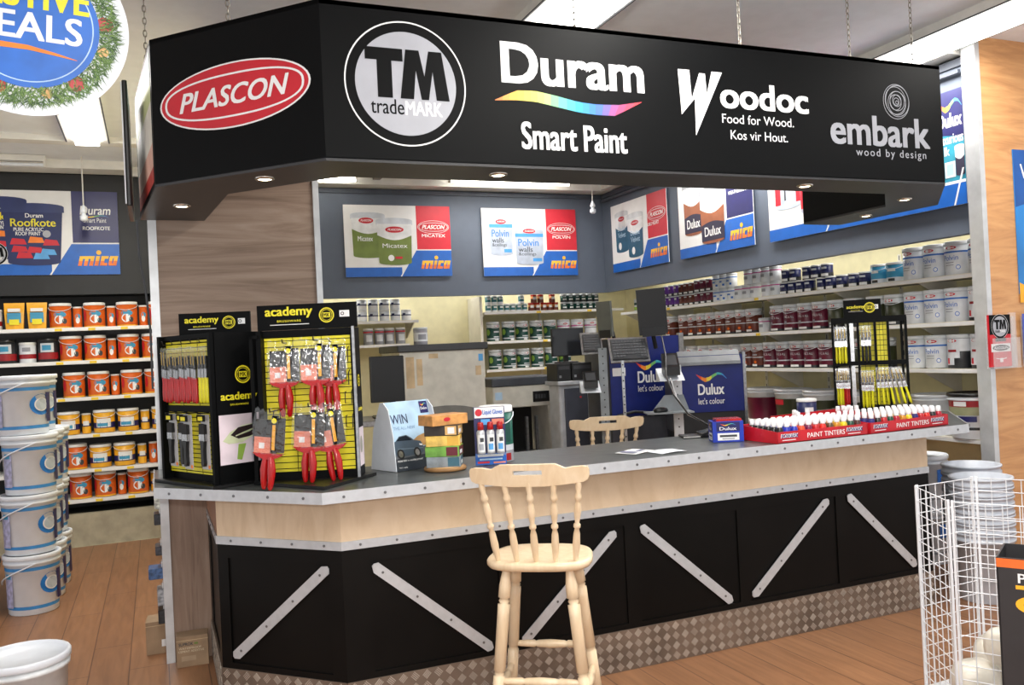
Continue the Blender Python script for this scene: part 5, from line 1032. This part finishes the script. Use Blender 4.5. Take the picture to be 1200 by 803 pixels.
# blue tint machines
def blue_front(m, f, w_, z0, z1, lx, lz, lw):
    m.obox(f, 0, w_, z0, z1, 0, .012, DKBLU)
    wave(m, f, lx, lz+.085, lw, lw*.42, .013); m.text(f, 'Dulux', lx+lw*.04, lz, lw*.86, lw*.36, WHT, .014, .03); m.text(f, "let's colour", lx+lw*.04, lz-.075, lw*.86, lw*.2, WHT, .014, .004)
t = thing('tint_machine', 'blue paint tinting machine behind the large keyboard', 'machine', (3.60, 6.56, 0), -.12); f = Fr((0, 0, 0))
m = MB(); blue_front(m, f, .66, 1.02, 1.70, .24, 1.30, .28); m.rect(f, .06, .28, 1.50, 1.55, PAPER, .014); m.rect(f, .02, .14, 1.37, 1.44, PAPER, .014); m.build('front_panel', t)
MB().box(0, .66, .002, .6, 0, 1.69, M('machine_grey_body', (78, 82, 92), .5)).build('body', t); MB().obox(f, 0, .66, .1, 1.01, .0, .01, M('machine_lower', (70, 72, 80), .5)).build('lower_door', t); MB().tube([f.p(.04, 1.03, .03), f.p(.2, 1.06, .04), f.p(.4, 1.03, .03)], .012, DGREY, 8).build('pipe', t)
MB().box(.655, .70, -.02, .02, .1, 1.72, STEEL).build('side_post', t)
t = thing('tint_machine', 'blue paint tinting machine with grey lid nearest the tester box', 'machine', (3.89, 6.0, 0), -.36)
m = MB(); blue_front(m, f, .555, 1.06, 1.52, .17, 1.20, .25); m.build('front_panel', t)
MB().box(0, .555, .002, .42, .9, 1.535, M('machine_grey_body', (78, 82, 92))).build('body', t); MB().box(.01, .55, .03, .42, 0, .9, M('machine_black', (34, 35, 38), .5)).obox(f, 0, .555, .5, 1.06, -.02, .002, M('machine_black', (34, 35, 38))).build('lower_cabinet', t)
MB().prism(Fr((.03, 0, 0), PI/2), [(-.05, 1.445), (.0, 1.44), (.06, 1.55), (.02, 1.56), (-.045, 1.47)], 0, .50, M('lid_grey', (132, 136, 140), .4)).build('lid', t); MB().box(.555, .578, -.02, .02, 0, 1.54, STEEL).build('side_post', t)
k = thing('key_bunch', 'bunch of keys hanging on the machine below the drooping cable', 'keys', tuple(Fr((3.89, 6.0, .93), -.36).p(.03, .07, .012)), -.36); MB().tube([(.02*math.cos(q), -.004, .02*math.sin(q)) for q in (2*PI*i/12 for i in range(12))], .0025, STEEL, 5, cyc=True).build('ring', k); MB().obox(Fr((0, -.004, 0)), -.018, -.006, -.075, -.018, 0, .003, STEEL).obox(Fr((0, -.004, 0)), .0, .012, -.085, -.018, 0, .003, STEEL).build('key', k)

# ------------------------------------------------------------------ buckets
def bucket(r, h, bands, patches, lidm=None, bodym=None, hnd=True):
    def mk():
        t = thing('paint_bucket', '', 'bucket'); B = bodym or WPL; r0 = r*.9
        rr = lambda z: r0+(r-r0)*z/h
        MB().lathe([(r0*.97, 0), (r0, .006), (rr(h*.84), h*.84), (r*1.035, h*.845), (r*1.04, h*.885), (rr(h*.89), h*.89), (r, h*.93)], B, 28).build('body', t)
        MB().lathe([(r*1.05, h*.925), (r*1.065, h*.93), (r*1.065, h*.985), (r*1.04, h), (r*.97, h), (r*.955, h*.975), (r*.2, h*.972), (.002, h*.972)], lidm or WPL, 28).build('lid', t)
        m = MB()
        for z0, z1, b in bands: m.lathe([(rr(z0*h)+.001, z0*h), (rr(z1*h)+.001, z1*h)], b, 28, close=False)
        for a0, a1, z0, z1, b in patches: m.cpatch(rr(z1*h)+.002, a0, a1, z0*h, z1*h, b, 8)
        for k, (q, b) in enumerate(((.085, M('ring_blue', (30, 120, 200), .4)), (.055, PAPER), (.045, M('ring_grey', (190, 200, 210), .4)))):
            if hnd: n = 20; R = rr(h*.5)+.004+.001*k; ps = [(.95+q*math.cos(2*PI*i/n)/R, h*.5+q*.85*math.sin(2*PI*i/n)) for i in range(n)]; m.add([(R*math.sin(u), -R*math.cos(u), z) for u, z in ps], [tuple(range(n))], b)
        if m.V: m.build('label', t)
        if hnd:
            q = r*1.08; MB().tube([(q*math.sin(-1.45+1.75*i/12), -q*math.cos(-1.45+1.75*i/12), h*(.50+.37*(i/12)**.8)) for i in range(13)], .005, WPL, 6).build('handle', t)
        return t
    return mk
BB = M('bucket_blue', (60, 140, 205), .4); LIL = M('bucket_lilac', (168, 168, 200), .45, var=.12, scale=40)
bk = bucket(.172, .405, [(.10, .155, BB), (.745, .80, BB)], [(-1.05, -.62, .14, .68, LIL), (-1.0, -.7, .62, .70, T_['skyt']), (1.2, 1.6, .2, .7, NAVY)])
names = ('floor', 'second', 'third', 'topmost')
for c in range(3):
    for k in range(4 if c < 2 else 3):
        place('bucket', bk, (-.845+.004*c+.006*k*(-1)**k, 6.85+.385*c, .407*k), -.02+.05*((c+k) % 3-1), 'white blue banded bucket, %s in the %s stack from the camera by the aisle' % (names[k], ORD[c]), 'white buckets stacked by the aisle')
for k in range(3): place('red_bucket', bucket(.16, .36, [(.2, .5, T_['dred'])], [], BLACK, T_['char'], False), (-1.22, 6.95, .362*k), 0, 'black and red bucket, %s of the stack beside the white buckets' % names[k], 'black and red buckets')
place('lid_bucket', bucket(.185, .405, [(.10, .155, BB)], [], None, M('bucket_pearl', (228, 232, 234), .35), False), (-.60, 4.40, 0), .4, 'white lidded bucket on the floor nearest to us', None)
# big buckets on the bottom paint shelf
bm = lambda col, lid, red: bucket(.17, .30, [(.0, .70, col)] if col else [], [(-.5, .3, .52, .68, RED), (-.35, .15, .57, .63, PAPER)] if red else [], lid, None, False)
for key, y, c, l, rd, lb in (('big_maroon', 7.05, T_['maroon'], None, False, 'burgundy bucket with pale lid on the bottom paint shelf'), ('big_white', 6.62, T_['olive'], None, True, 'white lidded bucket with red oval next to the burgundy bucket'), ('big_white', 6.22, T_['olive'], None, True, 'white lidded bucket with red oval nearest the far brush stand'), ('big_white', 5.80, T_['olive'], None, True, 'white lidded bucket hidden behind the far brush stand'), ('big_plain', 4.98, None, None, False, 'plain white bucket with wide lid next to the black lidded bucket')):
    place(key, bm(c, l, rd), (5.60, y, .844), -PI/2, lb, 'big buckets on the bottom paint shelf')
place('black_lid', bucket(.165, .33, [(.70, .86, T_['dred']), (.52, .70, M('label_sage', (150, 152, 118), .4)), (.20, .26, T_['char'])], [(-.5, .1, .72, .82, PAPER), (-.6, -.2, .18, .3, T_['avo']), (-.3, .5, .38, .5, NAVY), (-.45, .2, .28, .34, DGREY)], BLACK, None, False), (5.49, 4.56, .844), -PI/2+.3, 'white bucket with glossy black lid by the maple wall', 'big buckets on the bottom paint shelf')
# nested empty buckets on the floor at the counter end
GB = M('bucket_grey', (196, 202, 212), .3)
def nested(lb, x, y, r, h, n):
    t = thing('nested_buckets', lb, 'buckets', (x, y, 0), 0, 'nested empty buckets on the floor')
    for k in range(n):
        z = k*.055
        MB().lathe([(r*.84, z), (r*.86, z+.005), (r*.98, z+h*.9), (r*1.04, z+h*.9), (r*1.04, z+h*.94), (r*.99, z+h*.94), (r*1.0, z+h), (r*1.05, z+h), (r*1.05, z+h+.012), (r*.96, z+h+.012), (r*.84, z+.03), (.004, z+.02)], GB, 28).build('bucket', t)
nested('nearest tall nest of grey empty buckets behind the wire basket', 4.60, 3.80, .17, .40, 7); nested('middle nest of grey empty buckets under the counter end', 4.86, 4.08, .17, .42, 7); 
m = bucket(.165, .38, [], [(.4, .8, .5, .75, T_['pblue']), (.46, .74, .53, .72, T_['pale']), (-1.4, 1.4, .2, .24, T_['greyt'])], None, WPL, False)
place('ring_bucket', m, (5.02, 4.62, 0), -.6, 'white bucket with small blue ring mark under the counter end'); place('ring_bucket', m, (5.02, 4.62, .381), -.6, 'upper white bucket with blue ring mark stacked under the counter end')

# ------------------------------------------------------------------ wire basket, bags and dark carton
WIR = M('wire_white', (228, 230, 234), .35, var=.01); hx = [(3.163, 2.955), (2.983, 2.617), (3.178, 2.285), (3.558, 2.29), (3.748, 2.632), (3.548, 2.969)]
t = thing('wire_basket', 'six sided white wire grid basket in front of the maple wall', 'basket', (3.365, 2.63, 0))
for k in range(6):
    a_, b_ = hx[k], hx[(k+1) % 6]; f = Fr((a_[0]-3.365, a_[1]-2.63, 0), math.atan2(b_[1]-a_[1], b_[0]-a_[0])); L = math.dist(a_, b_); m = MB()
    for x in (.012, L-.012): m.obox(f, x-.005, x+.005, 0, .943, -.005, .005, WIR)
    n = int(L/.062)
    for i in range(1, n): m.tube([f.p(.012+(L-.024)*i/n, .03, .002), f.p(.012+(L-.024)*i/n, .936, .002)], .0022, WIR, 5)
    for j in range(16): m.tube([f.p(.012, .03+.0604*j, -.002), f.p(L-.012, .03+.0604*j, -.002)], .0022, WIR, 5)
    m.build('grid_panel', t)
MB().prism(fz, [(x-3.365, y-2.63) for x, y in hx], .028, .032, WIR).build('bottom_plate', t)
BAG = M('bag_plastic', (226, 220, 206), .3, var=.06, coat=.3, bump=.5, bscale=18)
for k, (x, y, z, s, lb) in enumerate(((3.185, 2.70, .034, 1.0, 'plastic wrapped cream bundle at the basket corner nearest the counter'), (3.44, 2.80, .034, 1.15, 'plastic wrapped cream bundle standing at the back of the basket'), (3.36, 2.47, .034, 1.0, 'plastic wrapped cream bundle at the front of the basket'), (3.27, 2.60, .215, .85, 'plastic wrapped cream bundle lying on the other bundles'))):
    m = MB(); n, q = 18, 10; V = []
    for j in range(q+1):
        v = PI*j/q
        for i in range(n):
            u = 2*PI*i/n; b = 1+.06*math.sin(3*u+k)+.05*math.sin(5*u+2*v+k*2)
            V.append((.11*s*math.copysign(abs(math.sin(v))**.6, 1)*math.cos(u)*b, .09*s*math.sin(v)**.6*math.sin(u)*b if j not in (0, q) else 0, .095*s*(1-math.copysign(abs(math.cos(v))**.7, math.cos(v)))))
    m.add(V, [(j*n+i, j*n+(i+1) % n, (j+1)*n+(i+1) % n, (j+1)*n+i) for j in range(q) for i in range(n)], BAG, True); tag(m.build('wrapped_bundle', loc=(x, y, z), rz=k*.9), lb, 'bundle', 'wrapped bundles in the wire basket')
# dark open carton
CART = M('carton_black', (46, 44, 46), .5); t = thing('display_carton', 'open dark carton with orange rim and big yellow letter beside the basket', 'carton', (2.775, 2.245, 0)); f = Fr((0, 0, 0), math.radians(-58)); g_ = Fr((0, 0, 0), math.radians(32))
cw, cd, ch = .40, .24, .815; P = lambda x, y: tuple(f.p(x, 0, -y))[:2]
m = MB().obox(f, 0, cw, 0, ch, -.006, 0, CART).obox(f, 0, cw, 0, ch, -cd, -cd+.006, CART).obox(f, 0, .006, 0, ch, -cd, 0, CART).obox(f, cw-.006, cw, 0, ch, -cd, 0, CART).obox(f, 0, cw, .01, .02, -cd, 0, CART).build('carton_body', t)
m = MB().rect(f, 0, cw, ch-.035, ch-.003, M('rim_orange', (232, 110, 40), .5), .001)
m.text(f, 'Pro', .066, .728, .078, .034, WHT, .0015, .03)
m.rect(f, .058, .20, .706, .720, GOLD, .0015); n = 18; ou = [(.125+.07*math.cos(q), .652+.034*math.sin(q)) for q in (PI/2+1.5*PI*i/n for i in range(n+1))]; inn = [(.125+.045*math.cos(q), .652+.017*math.sin(q)) for q in (PI/2+1.5*PI*i/n for i in range(n+1))]; m.strip(f, ou, inn, GOLD, .0015); m.rect(f, .125, .20, .669, .686, GOLD, .0015); m.rect(f, .175, .205, .618, .720, GOLD, .0016); m.build('printed_front', t)

# ------------------------------------------------------------------ leaflets and poster on the maple wall
def holder(lb, x, col, wd, gp):
    t = thing('leaflet_holder', lb, 'leaflet holder', (x, 4.163, 1.372), 0, gp); f = Fr((0, 0, 0)); w_, h_ = .20, .35
    m = MB().obox(f, 0, w_, 0, h_, .004, .02, col).rect(f, 0, w_, h_*.62, h_, BLK, .021); tm_logo(m, f, w_/2, h_*.775, .082, .0215, BLK)
    m.rect(f, w_*.04, w_*.96, .10, .155, PAPER, .022); m.poly(f, circ(w_*.40, 24, .02, w_/2, .127), BLK, .0225); wd and m.text(f, wd, w_*.17, .118, w_*.66, .018, WHT, .023, .02)
    m.rect(f, w_*.25, w_*.75, .17, .195, BLK, .022); m.strip(f, [(.05, .06), (.1, .052), (.15, .06)], [(.05, .055), (.1, .046), (.15, .055)], PAPER, .022); m.rect(f, .085, .115, .03, .058, PAPER, .0225); m.build('leaflets', t)
    MB().obox(f, -.008, w_+.07, -.012, h_*.96, -.002, .003, CLEAR).obox(f, w_, w_+.045, .0, h_+.012, .004, .03, CLEAR).obox(f, -.008, w_+.06, -.012, -.006, .0, .05, CLEAR).obox(f, -.006, w_+.055, -.012, h_*.55, .045, .048, CLEAR).build('clear_case', t)
holder('clear holder of red and black leaflets on the edge of the maple wall', 5.17, M('leaflet_red', (206, 30, 44), .4), 'ALCOLIN', 'leaflet holders on the maple wall'); holder('clear holder of blue and black leaflets on the maple wall', 5.51, M('leaflet_blue', (90, 110, 200), .4), '', 'leaflet holders on the maple wall')
f = Fr((5.525, 4.182, 1.80)); m = MB().obox(f, 0, .55, .06, 1.06, 0, .006, M('poster_azure', (40, 130, 205), .4, var=.12, scale=2)); m.poly(f, [(0, .66), (.55, .80), (.55, 1.06), (0, 1.06)], M('poster_deep_blue', (24, 84, 160), .4), .007); m.poly(f, [(0, 0), (.4, 0), (.5, .1), (.1, .1), (0, .14)], GOLD, .0075); m.text(f, 'W', .06, .86, .13, .1, WHT, .008, .02); m.rect(f, .07, .12, .2, .24, PAPER, .008)
tag(m.build('wall_poster'), 'tall blue poster with orange foot on the maple wall', 'poster')

# ------------------------------------------------------------------ festive disc
t = thing('festive_sign', 'round hanging sign of Festive Deals ringed by pine and baubles', 'sign', (-.35, 3.3, 2.825), .06); f = Fr((0, 0, 0))
def disc(r, d0, d1, m_, nm): MB().prism(f, circ(r, 64), d0, d1, m_).build(nm, t)
disc(.312, -.004, 0, WPL, 'disc')
NE = [M('pine_%d' % k, c, .6) for k, c in enumerate(((86, 118, 60), (122, 152, 82), (62, 92, 52)))]; m = MB(); rg = random.Random(3)
for k in range(2600):
    a_ = rg.uniform(0, 2*PI); rad = rg.uniform(.214, .272); dr = a_+rg.uniform(-1.3, 1.3); L = rg.uniform(.018, .042); x, y = rad*math.cos(a_), rad*math.sin(a_); dx, dy = math.cos(dr), math.sin(dr)
    m.poly(f, [(x-dy*.002, y+dx*.002), (x+dy*.002, y-dx*.002), (x+dx*L, y+dy*L)], NE[k % 3], .0008+.000002*k)
for k in range(30):
    a_ = .2094*k+.1; x, y = .238*math.cos(a_), .238*math.sin(a_)
    if k % 5 == 0: m.poly(f, circ(.026, 20, None, x, y), M('bauble_red', (176, 30, 36), .4), .0032)
    elif k % 5 == 3: m.poly(f, circ(.018, 16, None, x, y), M('bauble_gold', (208, 160, 96), .4), .0034)
    else:
        for q in range(5): m.poly(f, circ(.005, 8, None, x+.014*math.cos(q*1.3), y+.016*math.sin(q*1.9)), PAPER, .0036)
m.build('pine_wreath', t)
m = MB().prism(f, circ(.218, 64), .004, .0055, M('festive_blue', (36, 104, 196), .45)); m.ring(f, circ(.200, 64), circ(.196, 64), SKYB, .006)
g_ = f.at(0, 0, .006, -.055); m.text(g_, 'FESTIVE', -.175, .052, .36, .10, YEL, 0, .035); m.text(g_, 'DEALS', -.185, -.056, .35, .095, WHT, 0, .03)
m.strip(g_, [(-.19, -.085), (-.1, -.072), (0, -.074), (.08, -.088), (.15, -.104)], [(-.19, -.098), (-.1, -.092), (0, -.090), (.08, -.098), (.15, -.106)], ORG, .0004); m.build('lettering_disc', t)
MB().tube([(0, .0, .3), (0, 0, ZC-2.825)], .002, CORD, 5).build('string', t)

# ------------------------------------------------------------------ small things by the partition
KB = M('carton_brown', (158, 132, 104), .7, var=.06); f = Fr((0, 0, 0))
def carton(lb, o, w_, d_, h_, txt):
    t = thing('cardboard_carton', lb, 'carton', o, -.06, 'brown cartons by the oak partition'); MB().rbox(0, w_, 0, d_, 0, h_, KB, .003).build('box', t); m = MB().obox(f, 0, w_, h_*.86, h_*.88, 0, .0006, TAPE)
    if txt: m.text(f, 'SUPROK', w_*.08, h_*.70, w_*.45, h_*.10, DGREY, .001, .03); m.rect(f, w_*.56, w_*.68, h_*.72, h_*.78, GREEN, .001); m.text(f, 'WATERPROOF', w_*.08, h_*.58, w_*.7, h_*.07, M('print_tan', (216, 200, 170), .6), .001, .02); m.text(f, 'CEMENT ADDITIVE', w_*.06, h_*.48, w_*.8, h_*.07, M('print_tan', (216, 200, 170)), .001, .02); m.rect(f, w_*.15, w_*.6, h_*.2, h_*.36, M('print_pale_brown', (176, 152, 124), .6), .001)
    else: m.rect(f, w_*.55, w_*.95, .04, .08, PAPER, .001)
    m.build('print', t)
carton('brown printed carton standing at the foot of the oak partition', (.04, 5.085, 0), .165, .11, .165, True); carton('plain brown carton behind the white edge of the partition', (-.115, 5.40, 0), .15, .16, .185, False)
for k, (z, w_, h_, c, lb) in enumerate(((.80, .035, .07, (206, 210, 200), 'pale pack'), (.70, .04, .06, (40, 42, 48), 'dark pack'), (.52, .04, .05, (60, 62, 70), 'grey pack'), (.40, .08, .06, (66, 96, 140), 'blue pack'), (.28, .04, .09, (150, 152, 156), 'silver pack'), (.165, .04, .075, (34, 36, 40), 'black pack'))):
    t = thing('hanging_pack', '%s hanging on the aisle side of the oak partition near the floor' % lb, 'hanging pack', (-.004, 5.30, z+.12), 0, 'packs hanging on the partition side')
    MB().rbox(-w_, 0, -.06, .06, -h_, 0, M('pack_%d' % k, c, .35, var=.2, scale=50), .008).build('pouch', t); MB().box(-.012, -.008, -.03, .03, 0, .03, PAPER).tube([(.006, 0, .02), (-.02, 0, .02)], .002, STEEL, 5).build('card', t)
